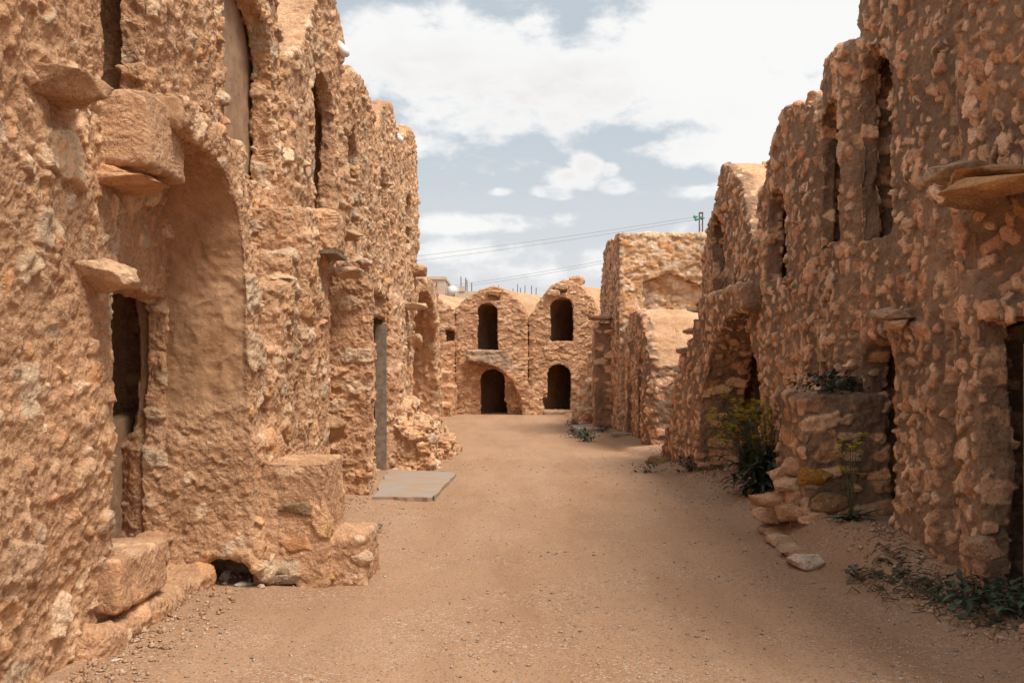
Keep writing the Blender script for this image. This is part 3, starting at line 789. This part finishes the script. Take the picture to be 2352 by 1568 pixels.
# low cell
R5 = unit('R', 'low single storey granary with a rounded sandy roof on the right', 19.6, 24.2, [(19.6, 1.7), (20.0, 2.25), (20.6, 2.7), (21.5, 2.95), (23, 2.95), (24.2, 2.6)],
          [(20.55, 21.35, .1, 1.95, True, 2), (22.4, 23.0, .1, 1.7, True, 1)], .040, 'right', 'rstep', floors=[(0, 2.1)], group=GR, roofdrop=.0)
bk = [(3.2, 6.2, 17.6, 23.5, -.1, 1.6)]
# tall far cell with the pale stone side
c6 = [(2.72, 6.6, 24.25, 29.0, -.1, 5.0)]
R6 = empty('stone_granary', (4, 26, 0), 'tall granary on the right showing a pale sunlit side wall of flat stones', 'granary', GR)
def c6f(P):
    z = P[:, 2]
    f = box(P, 2.60, 6.6, 24.25, 29.2, -.2, 8, .06)
    f = np.maximum(f, (z - np.interp(P[:, 1], [24.2, 25.5, 27, 28.3, 29.2], [4.98, 4.98, 5.15, 4.9, 4.1])) * .75)
    # side niche below a flat arch
    lin = 3.98 - .35 * np.abs(P[:, 0] - 3.8) + .05 * vnoise(P, 2, 6)
    n = np.maximum(np.maximum(3.22 - P[:, 0], P[:, 0] - 5.2), np.maximum(z - lin, 1.5 - z))
    f = smax(f, -np.maximum(n, P[:, 1] - 24.5), .04)
    for (a, b, c, d) in [(26.2, 26.7, 3.2, 4.4), (27.6, 28.1, 3.2, 4.3)]:
        f = smax(f, -np.maximum(np.maximum(np.maximum(a - P[:, 1], P[:, 1] - b), np.maximum(c - z, z - d)), P[:, 0] - 3.6), .03)
    return f
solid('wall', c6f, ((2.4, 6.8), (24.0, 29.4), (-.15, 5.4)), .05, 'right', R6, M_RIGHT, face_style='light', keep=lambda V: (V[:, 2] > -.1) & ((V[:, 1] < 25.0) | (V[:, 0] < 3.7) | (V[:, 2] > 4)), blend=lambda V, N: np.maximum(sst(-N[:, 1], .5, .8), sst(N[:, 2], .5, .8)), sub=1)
pr = [(2.14, 2.75, 25.9, 26.6, -.1, 2.85), (2.3, 2.8, 26.6, 28.6, -.1, 2.6)]
solid('pier', boxes(pr), bnd(pr), .03, 'rstep', R6, M_RIGHT)
rock('projecting_stone', (2.30, 25.9, 2.98), (.34, .3, .07), 78, R6, 'right', ci=(.36, .22, .14))
rock('projecting_stone', (2.5, 25.0, 2.6), (.2, .2, .06), 79, R6, 'right')
rock('projecting_stone', (2.5, 25.1, 1.95), (.2, .2, .06), 80, R6, 'right')
fs = [(1.95, 2.9, 28.6, 31.5, -.1, .55), (2.1, 2.9, 29.2, 31.5, -.1, .95), (2.3, 3.0, 29.8, 31.5, -.1, 1.35), (2.45, 3.0, 30.4, 32, -.1, 2.2)]
solid('ruined_stair', boxes(fs, r=.07, k=.1, wob=.05), bnd(fs, .2), .035, 'rubble', R6, M_RUB)
R7 = unit('R', 'set back granary behind the tall pale sided one', 29.2, 37.2, [(29.2, 3.4), (31, 4.0), (33.2, 3.5), (35, 4.0), (37.2, 3.5)], [], .09, 'far', 'far', group=GR)
# planter block of coursed stone and its ruined steps
pb = empty('stone_block', (3.0, 9.5, 0), 'waist high stone block with shrub growing on top beside the right wall', 'stone block')
pl = [(2.66, 3.5, 9.12, 10.0, -.1, 1.40)]
solid('block', boxes(pl, r=.06, wob=.03), bnd(pl), .024, 'rstep', pb, M_RIGHT, sub=1)
rock('corner_stone', U(1872, 1092, 9.13), (.17, .08, .10), 81, pb, ci=(.42, .19, .035))
rock('corner_stone', U(1905, 1150, 9.15), (.2, .1, .10), 82, pb, 'right', ci=(.34, .2, .1))
for i, (u, v, y, sz_) in enumerate([(1795, 1082, 9.55, (.13, .16, .10)), (1828, 1072, 9.45, (.12, .15, .10)), (1812, 1110, 9.4, (.17, .16, .075)), (1775, 1148, 9.55, (.21, .20, .085)),
                                   (1835, 1140, 9.35, (.13, .16, .09)), (1768, 1180, 9.8, (.17, .18, .075)), (1815, 1170, 9.35, (.16, .18, .10)), (1840, 1100, 9.5, (.10, .14, .16))]):
    rock('step_stone', U(u, v, y), sz_, 140 + i, pb, 'left', rz=i * .7, ci=[(.54, .31, .18), (.48, .26, .15), (.60, .37, .22)][i % 3])
# curved kerb of buried stones round the earth bank
kerb = empty('stone_kerb', (2.4, 9, 0), 'curved low edging of half buried stones round the right earth bank', 'kerb')
for i in range(12):
    t = i / 11
    y = 10.1 - 1.95 * t; x = float(np.interp(y, [8.15, 9.4, 10.5], [2.33, 2.44, 2.62]))
    rock('kerb_stone', (x + .09, y, .045), (.13 + .03 * (i % 3), .15, .055), 90 + i, kerb, 'left', rz=i * 1.3, ci=[(.46, .27, .16), (.42, .24, .14), (.52, .34, .22)][i % 3] if i < 11 else (.66, .5, .38))

# ------------------------------------------------------------------ FAR FRONT
F0 = unit('F', 'leftmost granary of the far front with one small square hole', -5.4, -2.13, [(-5.4, 3.9), (-3.9, 4.7), (-3.1, 4.55), (-2.13, 3.95)],
          [(-2.46, -2.22, 2.75, 3.12, False, .6)], .045, 'far', 'far', floors=[(0, 2)], group=GF, skew=.5)
F1 = unit('F', 'far granary with a stair landing under its upper arched doorway', -2.13, .62, [(-2.13, 3.98), (-1.7, 4.4), (-1.2, 4.68), (-.75, 4.80), (-.3, 4.72), (.2, 4.3), (.62, 3.62)],
          [(-1.22, -.60, 2.46, 4.12, True, 3), (-1.10, -.33, .02, 1.62, True, 3), (-.82, -.52, 4.32, 4.48, False, .5), (-.5, -.22, .02, .42, False, 1)], .040, 'far', 'far', floors=[(0, 2.1), (2.4, 4.15)], group=GF, skew=.5, backd=4.5)
F2 = unit('F', 'far granary with boulders on its crown beside the right row', .62, 3.3, [(.62, 3.62), (1.0, 4.25), (1.5, 4.85), (1.95, 5.05), (2.5, 4.9), (2.95, 4.45), (3.3, 3.8)],
          [(1.50, 2.24, 2.78, 4.28, True, 3), (1.38, 2.14, .15, 1.82, True, 3), (1.68, 1.98, 4.60, 4.80, False, .5), (2.88, 3.02, 3.58, 3.76, False, .5), (1.2, 1.36, .2, .55, False, .5)], .040, 'far', 'far', floors=[(.1, 2.3), (2.7, 4.35)], group=GF, skew=.5, backd=4.5)
F3 = unit('F', 'rightmost granary of the far front hidden mostly by the right row', 3.3, 6.2, [(3.3, 3.8), (4.7, 4.7), (6.2, 3.8)], [], .09, 'far', 'far', group=GF, skew=.5)
solid('stair_arch', half_arch(False, 1, -1.68, -.15, .35, 2.40, 36.62, 37.4, .42, 1.35, n=8, p=2.2), ((-1.9, 1.6), (36.4, 37.5), (-.1, 2.6)), .03, 'far', F1, M_RUB, face_style='gstep', blend=lambda V, N: np.maximum(sst(N[:, 2], .5, .8), sst(V[:, 2], 1.5, 1.9) * .9))
rock('roof_boulder', U(1325, 645, 37.6), (.32, .3, .2), 101, F2, 'far', ci=(.5, .28, .15))
rock('roof_boulder', U(1308, 650, 37.5), (.24, .25, .13), 102, F2, 'far')
for (u, v, x) in [(1272, 660, 0), (1290, 645, 0)]: rock('crest_stone', U(u, v + 12, 37.12), (.26, .16, .14), 103 + u % 3, F2, 'far', ci=(.58, .38, .22))
rock('lintel_stone', U(1135, 669, 37.12), (.34, .14, .05), 107, F1, 'far'); rock('lintel_stone', U(1288, 658, 37.12), (.30, .14, .06), 108, F2, 'far')
ds = [(1.15, 2.45, 36.5, 37.4, -.1, .16)]
solid('door_step', boxes(ds, r=.05), bnd(ds), .035, 'dirt', F2, M_RUB)
# ruined low walls in front of the far front
fl = [(-3.6, -2.15, 34.6, 37.3, -.1, .5), (-2.9, -2.05, 35.6, 37.4, -.1, 1.1), (-3.2, -2.25, 36.2, 37.4, -.1, 1.6)]
solid('ruined_stair', boxes(fl, r=.07, k=.1, wob=.06), bnd(fl, .2), .04, 'far', F0, M_RUB)
#PART3
# ------------------------------------------------------------------ GROUND
def gz(x, y):
    P = np.stack([x, y, 0 * x], -1).reshape(-1, 3).astype(f4)
    n = (fbm(P, .35, 3, 5) * .02 + fbm(P, 3.5, 3, 6) * .006).reshape(x.shape)
    q1 = np.clip((x + 2.35) / 1.2, 0, 1); bankL = .035 * (1 - sst(q1, 0, 1)) * sst(y, 4, 6)
    bx = np.interp(y, [7.2, 8.15, 9.4, 10.5, 12, 13], [3.0, 2.37, 2.47, 2.66, 2.95, 3.2])
    bankR = .20 * sst(x - bx, -.05, .45) * sst(y, 6.8, 8.2) * (1 - sst(y, 11.5, 14)) + .10 * sst(x, 2.2, 3.1)
    bankR += .10 * sst(x - np.interp(y, [16, 19, 24, 28], [2.9, 2.3, 1.95, 1.9]), -.06, .15) * sst(y, 17, 19)
    far = 1 - sst(np.maximum(np.abs(x), 0), 12, 30)
    return (n + bankL + bankR) * np.where(y > 45, 0, 1) * far + (y > 45) * 0
def lin(a, b, d): return list(np.arange(a, b, d))
gx = [-900, -300, -100, -40, -20, -10, -6, -4.5] + lin(-3.6, 4.2, .045) + [5, 7, 12, 25, 50, 120, 300, 900]
gy = [-60, -20, -8, -2, 0, 1, 2, 2.8]
y = 3.0
while y < 40: gy.append(y); y += .0045 * y + .008
gy += [42, 46, 55, 80, 140, 300, 600, 1500]
GX, GY = np.meshgrid(np.array(gx, f4), np.array(gy, f4), indexing='ij')
V = np.stack([GX, GY, gz(GX, GY)], -1).reshape(-1, 3)
nx, ny = GX.shape
ii = np.arange(nx * ny).reshape(nx, ny)
Fq = np.stack([ii[:-1, :-1], ii[1:, :-1], ii[1:, 1:], ii[:-1, 1:]], -1).reshape(-1, 4)
mg, g_, b_ = new_mat('sandy_gravel', .95)
Pn = g_.node('ShaderNodeTexCoord').outputs['Object']
big = g_.noise(Pn, .55, 5, .6); med = g_.noise(Pn, 3.0, 6, .65); fine = g_.noise(Pn, 60, 5, .75)
vo = g_.node('ShaderNodeTexVoronoi', {'Vector': Pn, 'Scale': 85}); vs = g_.node('ShaderNodeSeparateColor', {0: vo.outputs['Color']})
c = g_.mix(g_.ramp(big, .35, .65), (.42, .255, .158), (.37, .218, .130))
c = g_.mix(g_.ramp(med, .35, .7, 0, .55), c, (.45, .275, .168))
st_ = g_.noise(g_.vmath('MULTIPLY', Pn, (1.6, .22, 1)), 1.0, 5, .6)
c = g_.mix(g_.ramp(st_, .42, .62, 0, .5), c, (.30, .165, .092))
c = g_.mix(g_.ramp(fine, .35, .7, 0, .55), c, (.28, .16, .092))
c = g_.mix(g_.math('MULTIPLY', g_.ramp(vs.outputs[0], .86, .90), g_.ramp(g_.noise(Pn, 1.1, 4), .38, .6)), c, (.50, .37, .27))
c = g_.mix(g_.ramp(vs.outputs[1], .90, .93, 0, .7), c, (.19, .12, .08))
g_.put(b_.inputs['Base Color'], c)
hh = g_.math('ADD', g_.math('MULTIPLY', fine, .010), g_.math('MULTIPLY', g_.ramp(vo.outputs['Distance'], 0, .7, 1, 0), .005))
hh = g_.math('ADD', hh, g_.math('MULTIPLY', med, .02))
bp = g_.node('ShaderNodeBump', {'Height': hh, 'Distance': 1.0, 'Strength': .8}); g_.l.new(bp.outputs[0], b_.inputs['Normal'])
tag(link('ground', npmesh('ground', V, Fq), mg), kind='structure')

def gzs(x, y): return float(gz(np.array([x], f4), np.array([y], f4))[0])
# loose gravel
rg = np.random.RandomState(3)
n = 20000
yy = 4.6 + (rg.rand(n) ** 1.6) * 15; xx = -2.3 + rg.rand(n) * 5.4
pp = np.stack([xx, yy, 0 * xx], 1).astype(f4)
edge = np.clip(np.minimum(np.abs(xx + 2.0), np.abs(xx - 2.6)) / 1.2, 0, 1)
dens = .25 + .45 * (1 - edge) + .4 * vnoise(pp, .9, 4)
m_ = rg.rand(n) < dens; xx, yy = xx[m_], yy[m_]; n = len(xx)
sz = (.0035 + .009 * rg.rand(n) ** 5) * (1 + .04 * yy)
oc = np.array([[1,0,0],[0,1,0],[-1,0,0],[0,-1,0],[0,0,1],[0,0,-1]], f4)
of = np.array([[0,1,4],[1,2,4],[2,3,4],[3,0,4],[1,0,5],[2,1,5],[3,2,5],[0,3,5]])
V = oc[None] * (.6 + .7 * rg.rand(n, 6, 1)); V[:, :, 2] *= .6
V = V + (rg.rand(n, 6, 3) - .5) * .5
V = V * sz[:, None, None] + np.stack([xx, yy, gz(xx.astype(f4), yy.astype(f4)) + sz * .25], 1)[:, None, :]
Fq = (of[None] + (np.arange(n) * 6)[:, None, None]).reshape(-1, 3)
pc = np.array([(.62, .50, .40), (.45, .31, .21), (.30, .22, .17), (.55, .36, .24), (.5, .44, .38)], f4)[rg.randint(0, 5, n)]
tag(link('gravel', npmesh('gravel', V.reshape(-1, 3), Fq, pc.repeat(6, 0)), M_ROUGH, smooth=False), label='loose pale gravel strewn over the sandy alley', cat='gravel', kind='stuff')

def chips(name, n, fx, y0, y1, label, seed):
    rg = np.random.RandomState(seed)
    yy = y0 + (rg.rand(n) ** 1.3) * (y1 - y0); xx = fx(yy, rg.rand(n) ** 2.2 * .42)
    sz = (.006 + .022 * rg.rand(n) ** 3)
    oc = np.concatenate([np.array([[1,0,0],[0,1,0],[-1,0,0],[0,-1,0],[0,0,1],[0,0,-1]], f4)])
    V = oc[None] * (.6 + .8 * rg.rand(n, 6, 1)); V[:, :, 2] *= .7; V = V + (rg.rand(n, 6, 3) - .5) * .7
    V = V * sz[:, None, None] + np.stack([xx, yy, gz(xx.astype(f4), yy.astype(f4)) + sz * .3], 1)[:, None, :]
    Fq = (of[None] + (np.arange(n) * 6)[:, None, None]).reshape(-1, 3)
    pc = np.array([(.60, .40, .26), (.50, .29, .17), (.44, .25, .14), (.55, .36, .24)], f4)[rg.randint(0, 4, n)]
    tag(link(name, npmesh(name, V.reshape(-1, 3), Fq, pc.repeat(6, 0)), M_ROUGH, smooth=False), label=label, cat='rubble chips', kind='stuff')
chips('stone_chips', 1500, lambda y, o: XL(y, 0 * y) + .10 + o, 4.2, 12.5, 'fallen stone chips along the foot of the left row', 5)
chips('stone_chips', 1500, lambda y, o: XR(y, 0 * y) - .08 - o, 5.6, 16.0, 'fallen stone chips along the foot of the right row', 6)
# loose stones that can be told apart
def loose(u, v, size, seed, label, pal='left', ci=None, grp='loose stones on the alley floor'):
    y = 1.6 * 2285 / (v - 852); x = (u - 1176) / 2285 * y
    o = rock('loose_stone', (0, 0, 0), size, seed, None, pal, rz=seed, ci=ci)
    o.location = (x, y, gzs(x, y) + size[2] * .5)
    tag(o, label, 'stone', grp)
loose(225, 1512, (.05, .04, .025), 201, 'small grey stone at the foot of the near left wall', ci=(.45, .36, .28))
loose(268, 1532, (.035, .008, .006), 202, 'thin white chip on the sand below the near left wall', ci=(.65, .6, .55))
loose(470, 1345, (.06, .05, .04), 203, 'pinkish stone at the left side of the drain hole', ci=(.52, .34, .25))
loose(515, 1338, (.05, .05, .045), 204, 'pale upright stone in the mouth of the drain hole', ci=(.55, .4, .3))
loose(560, 1352, (.09, .05, .02), 205, 'flat grey stone lying right of the drain hole', ci=(.40, .37, .33))
loose(600, 1358, (.035, .03, .02), 206, 'small pale stone near the foot of the left stair block', ci=(.6, .42, .3))
loose(1288, 1455, (.018, .012, .008), 207, 'tiny pale stone alone in the middle foreground of the alley', ci=(.62, .5, .42))
loose(1030, 1022, (.22, .2, .17), 208, 'boulder at the outer end of the left rubble heap', ci=(.54, .33, .19))
loose(1048, 1034, (.16, .15, .10), 209, 'orange rock farthest into the alley from the left rubble heap', ci=(.50, .28, .15))
loose(1010, 1000, (.2, .2, .2), 210, 'yellowish boulder leaning on the left rubble heap', ci=(.40, .27, .10))
loose(1640, 1082, (.2, .15, .05), 211, 'flat slab lying at the foot of the right stair', 'right')
loose(1788, 1195, (.20, .17, .10), 212, 'big rounded rock at the tip of the right ruined step', 'left', (.50, .27, .15))

# concrete slabs
def slab(name, pts, z0, z1, mat, label, cat):
    cx = sum(p[0] for p in pts) / len(pts); cy = sum(p[1] for p in pts) / len(pts)
    import bmesh
    bm = bmesh.new(); r = random.Random(4)
    out = []
    for a, b in zip(pts, pts[1:] + pts[:1]):
        for k in range(10):
            t = k / 10; out.append((a[0] + (b[0]-a[0]) * t + r.uniform(-.025, .025), a[1] + (b[1]-a[1]) * t + r.uniform(-.025, .025)))
    f = bm.faces.new([bm.verts.new((x - cx, y - cy, z1)) for x, y in out])
    ex = bmesh.ops.extrude_face_region(bm, geom=[f])
    for v in [e for e in ex['geom'] if isinstance(e, bmesh.types.BMVert)]: v.co.z = z0
    bmesh.ops.recalc_face_normals(bm, faces=bm.faces[:])
    me = bpy.data.meshes.new(name); bm.to_mesh(me); bm.free()
    o = link(name, me, mat, None, False); o.location = (cx, cy, 0)
    return tag(o, label, cat)
slab('concrete_slab', [(-1.72, 12.35), (-.98, 12.25), (-.86, 15.3), (-1.95, 15.8)], -.05, .05, M_CONC, 'flat grey concrete slab before the wooden door on the left', 'slab')
slab('concrete_slab', [(1.62, 25.0), (2.35, 25.2), (2.3, 26.8), (1.6, 27.0)], -.05, .16, M_CONC, 'small pale concrete slab at the foot of the far right pier', 'slab')
slab('concrete_slab', [(2.3, 22.6), (2.85, 22.6), (2.85, 23.1), (2.3, 23.1)], .05, .19, M_CONC, 'little dark slab at the threshold of the low right granary', 'slab')

# ------------------------------------------------------------------ PLANTS
def plant(name, label, u, v, y, seed, nl, L, w, stalks=0, H=1.0, spread=.5, z=None, mat=None, leafspread=.15, up=(.25, .9), hs=None, group=None, cat='plant', fl=14, dirx=0.0):
    r = random.Random(seed)
    x = (u - 1176) / 2285 * y
    z0 = gzs(x, y) if z is None else z
    root = empty(name, (x, y, z0), label, cat, group)
    lf, sm, bl = MB(), MB(), MB()
    for i in range(nl):
        a = r.uniform(0, 6.283); e = r.uniform(*up)
        d = (math.cos(a) * (1 - e * .7), math.sin(a) * (1 - e * .7), e)
        bx = x + r.gauss(0, leafspread); by = y + r.gauss(0, leafspread); bz = z0 + r.uniform(0, hs or .8 * leafspread * 1.6)
        lf.leaf((bx, by, bz), d, (0, 0, 1), L * r.uniform(.5, 1.1), w * r.uniform(.6, 1.1), droop=r.uniform(.2, .9), cup=.3)
    for i in range(max(3, nl // 12)):
        a = r.uniform(0, 6.283); rr = leafspread * r.random()
        sm.tube([(x + rr * math.cos(a) * .3, y + rr * math.sin(a) * .3, z0 - .02), (x + rr * math.cos(a), y + rr * math.sin(a), z0 + leafspread)], .006, 5)
    for i in range(stalks):
        a = r.uniform(0, 6.283); s = spread * r.uniform(.3, 1)
        hx = x + math.cos(a) * s + dirx * r.random(); hy = y + math.sin(a) * s * .6; hz = z0 + H * r.uniform(.45, 1.0)
        mid = (x + (hx - x) * .35, y + (hy - y) * .35, z0 + (hz - z0) * .55)
        m2 = (x + (hx - x) * .7, y + (hy - y) * .7, z0 + (hz - z0) * .85)
        sm.tube([(x, y, z0), mid, m2, (hx, hy, hz)], [.006, .005, .004, .003], 4)
        for k in range(3):
            t = r.uniform(.2, .8); b = Vector(mid).lerp(Vector((hx, hy, hz)), t)
            lf.leaf(b, (r.gauss(0, 1), r.gauss(0, 1), .5), (0, 0, 1), L * .45, w * .4, droop=.5)
        for k in range(3):
            bt = Vector(m2).lerp(Vector((hx, hy, hz)), r.uniform(.2, 1)); tip = bt + Vector((r.gauss(0, .07), r.gauss(0, .05), r.uniform(.03, .1)))
            sm.tube([bt, tip], .0025, 3)
            for q in range(fl // 3):
                c = tip + Vector((r.gauss(0, .014), r.gauss(0, .014), r.gauss(0, .012)))
                a0 = r.uniform(0, 3)
                for p in range(4):
                    an = a0 + p * 1.57
                    bl.leaf(c, (math.cos(an), math.sin(an), .4), (0, 0, 1), .026, .012, n=2)
    lf.build('leaves', mat or M_LEAF, root, True)
    sm.build('stems', M_STEM if stalks else M_DRY, root, True)
    if bl.v: bl.build('blossoms', M_FLOW, root)
    return root
plant('flowering_plant', 'large dark leaved plant with tall stalks of tiny yellow flowers by the right doorway', 1764, 1130, 12.3, 5, 420, .25, .036, 48, 1.2, .62, leafspread=.19, hs=.42, up=(-.1, .8), dirx=-.45, fl=24)
plant('flowering_plant', 'thin weedy plant with drooping leaves on the right earth bank', 1955, 1225, 8.75, 8, 16, .24, .03, 6, .78, .16, leafspread=.03, up=(.1, .6))
plant('shrub', 'bushy small leaved shrub sprouting on top of the waist high stone block', 1915, 890, 9.5, 9, 260, .075, .02, 0, z=1.38, leafspread=.16, up=(.0, 1))
plant('shrub', 'upright sprig of the block top beside the right wall slit', 1955, 870, 9.55, 10, 70, .08, .024, 0, z=1.45, leafspread=.07, up=(.0, 1))
for i, (u, v, nl, L, ls, lab) in enumerate([
        (1590, 1090, 90, .12, .14, 'dark low weed at the foot of the right half arch stair'),
        (1490, 1085, 40, .09, .10, 'tiny weed by the flat yellowish stone at the right stair foot'),
        (1330, 1003, 90, .16, .14, 'green weed beside the small pale concrete slab'),
        (1347, 1012, 70, .14, .12, 'weed in front of the small pale concrete slab, nearest the alley'),
        (1318, 978, 60, .16, .12, 'dark weed at the foot of the far right ruined stair'),
        (1385, 1000, 40, .12, .10, 'low weed at the end of the far right pier'),
        (992, 1148, 14, .05, .03, 'tiny green tuft at the corner of the left concrete slab'),
        (862, 1218, 20, .05, .05, 'small dark tuft on the sand before the left stair block'),
        (1975, 1340, 24, .06, .06, 'small dry tuft on the right earth bank'),
        (2240, 1415, 110, .08, .14, 'leafy weed against the right wall nearest the doorstep'),
        (2330, 1455, 130, .10, .13, 'broad leaved weed at the right edge beside the near doorstep')]):
    y = 1.6 * 2285 / (v - 852)
    plant('weed', lab, u, v, y, 300 + i, nl, L, .022 if i < 9 else .026, 0, leafspread=ls, up=(.05, .9), group='weeds along the alley', cat='weed')
# continuous low growth and dry twigs under the near right wall
r = random.Random(12); lf, tw = MB(), MB()
for i in range(1500):
    t = r.random() ** .8
    u = 2010 + 340 * t + r.gauss(0, 14); v = 1322 + 135 * t + r.gauss(0, 13)
    y = 1.6 * 2285 / (v - 852); x = (u - 1176) / 2285 * y
    cl = math.sin(u * .05) + math.sin(u * .021 + 1)
    if cl + r.random() < .3: continue
    a = r.uniform(0, 6.28); e = r.uniform(0, .8)
    lf.leaf((x, y, gzs(x, y) - .005), (math.cos(a), math.sin(a), e), (0, 0, 1), r.uniform(.03, .10), r.uniform(.006, .018), droop=.5, n=3)
for i in range(240):
    t = r.random()
    u = 1985 + 360 * t + r.gauss(0, 22); v = 1325 + 135 * t + r.gauss(0, 20)
    y = 1.6 * 2285 / (v - 852); x = (u - 1176) / 2285 * y; z = gzs(x, y)
    a = r.uniform(0, 6.28); L = r.uniform(.05, .22)
    tw.tube([(x, y, z + .004), (x + L * .5 * math.cos(a), y + L * .5 * math.sin(a), z + r.uniform(.01, .06)), (x + L * math.cos(a + .3), y + L * math.sin(a + .3), z + r.uniform(.0, .05))], r.uniform(.0015, .004), 4)
tag(lf.build('undergrowth', M_LEAF, None, True), 'creeping dark green weeds along the foot of the near right wall', 'weeds', kind='stuff')
tag(tw.build('dry_twigs', M_DRY, None, True), 'dry brown twigs and dead stalks along the near right wall', 'twigs', kind='stuff')

# ------------------------------------------------------------------ BEYOND THE GRANARIES
def bld(label, boxes_, rebar, loc, cols=()):
    root = empty('unfinished_building', loc, label, 'building', 'unfinished buildings on the skyline')
    m = MB()
    for b in boxes_: m.box(*b)
    m.build('walls', M_BEIGE, root)
    if cols:
        m = MB()
        for b in cols: m.box(*b)
        m.build('parapet', M_BEIGE, root)
    for (x, y, z, h) in rebar:
        m = MB()
        for dx_, dy_ in ((-.2, -.2), (.2, -.2), (.2, .2), (-.2, .2)):
            m.tube([(x + dx_, y + dy_, z - .5), (x + dx_ * 1.1, y + dy_, z + h * (.85 + .15 * math.sin(x + dx_ * 9)))], .035, 5)
        m.build('rebar', M_METAL, root)
    return root
Yb = 90.0
def ub(u, v): return U(u, v, Yb)[0], U(u, v, Yb)[2]
xa, zt = ub(930, 641); xb, _ = ub(1022, 641); xc, _ = ub(968, 641)
bld('beige flat roofed building rising behind the end of the left row', [(xa, xb, Yb, Yb + 8, -.1, zt)], [(ub(947, 641)[0], Yb + 2, zt, 1.3), (ub(972, 660)[0], Yb - .3, ub(0, 668)[1], .9), (ub(998, 660)[0], Yb - .3, ub(0, 668)[1], .8)], (xa, Yb, 0), [(xa - .1, xb + .1, Yb - .12, Yb + 8.1, zt, zt + .25)])
x0, z0 = ub(1045, 668); x1, _ = ub(1105, 668)
bld('low unfinished block with reinforcing bars behind the leftmost far vault', [(x0, x1, Yb, Yb + 8, -.1, z0)], [(ub(1063, 0)[0], Yb + 1, z0 + .3, 1.3), (ub(1077, 0)[0], Yb + 1, z0, 1.2)], (x0, Yb, 0), [(ub(1055, 0)[0], ub(1068, 0)[0], Yb - .1, Yb + 2, z0, z0 + .45)])
x0, z0 = ub(1120, 676); x1, _ = ub(1250, 676)
bld('low unfinished block with reinforcing bars behind the gap of the two far vaults', [(x0, x1, Yb + 4, Yb + 12, -.1, z0)], [(ub(u, 0)[0], Yb + 5, z0, 1.4) for u in (1138, 1184, 1202, 1229)], (x0, Yb + 4, 0))
x, z = ub(1037, 662)
rt = empty('water_tank', (x, Yb, 0), 'white rooftop water tank beside the beige building', 'water tank')
m = MB(); m.tube([(x, Yb + 1, z - .6), (x, Yb + 1, z + .2), (x, Yb + 1, z + .35)], [.45, .45, .15], 16); m.build('tank', M_TANK, rt, True)
m = MB(); m.box(x - .35, x + .35, Yb + .7, Yb + 1.3, 0, z - .6); m.build('stand', M_BEIGE, rt)
# lattice mast, insulators, wires
Ym = 52.0
mx, _, mz = U(1610, 487, Ym)
mast = empty('lattice_mast', (mx, Ym, 0), 'slim lattice power mast rising behind the pale side wall', 'mast')
m = MB(); w = .085
for a in (-w, w):
    for b in (-w, w): m.tube([(mx + a, Ym + b, 0), (mx + a, Ym + b, mz)], .018, 5)
k = 0; zz = 4.0
while zz < mz - .3:
    s = 1 if k % 2 else -1
    m.tube([(mx - w * s, Ym - w, zz), (mx + w * s, Ym - w, zz + .3)], .01, 4); m.tube([(mx - w, Ym - w * s, zz), (mx - w, Ym + w * s, zz + .3)], .01, 4); zz += .3; k += 1
m.box(mx - w - .02, mx + w + .02, Ym - w - .02, Ym + w + .02, mz - .06, mz)
m.build('frame', M_METAL, mast)
for (u, v) in [(1598, 497), (1601, 503), (1614, 500)]:
    c = Vector(U(u, v, Ym)); m = MB()
    m.tube([c - Vector((.13, 0, 0)), c - Vector((.1, 0, 0)), c, c + Vector((.06, 0, 0)), c + Vector((.12, 0, .03))], [.04, .10, .07, .03, .02], 12); m.build('insulator', M_GLASS, mast, True)
def wire(a, b, ya, yb, sag, lab):
    A, B = Vector(U(*a, ya)), Vector(U(*b, yb)); m = MB(); pts = []
    for i in range(25):
        t = i / 24; p = A.lerp(B, t); p.z -= sag * 4 * t * (1 - t); pts.append(p)
    m.tube(pts, .009, 4)
    o = m.build('power_line', M_WIRE, None, True, loc=tuple(B)); tag(o, lab, 'cable', 'overhead power lines')
wire((300, 640), (1598, 497), 75, Ym, .55, 'uppermost overhead wire running from the mast to the left')
wire((300, 652), (1606, 502), 75, Ym, .6, 'second overhead wire just below the uppermost one')
wire((700, 690), (1640, 545), 70, 56, .5, 'third overhead wire crossing low above the far vaults')
wire((700, 692), (1640, 549), 72, 57, .6, 'lowest overhead wire crossing just above the far vaults')
print('script done %.1fs' % (time.time() - T0))
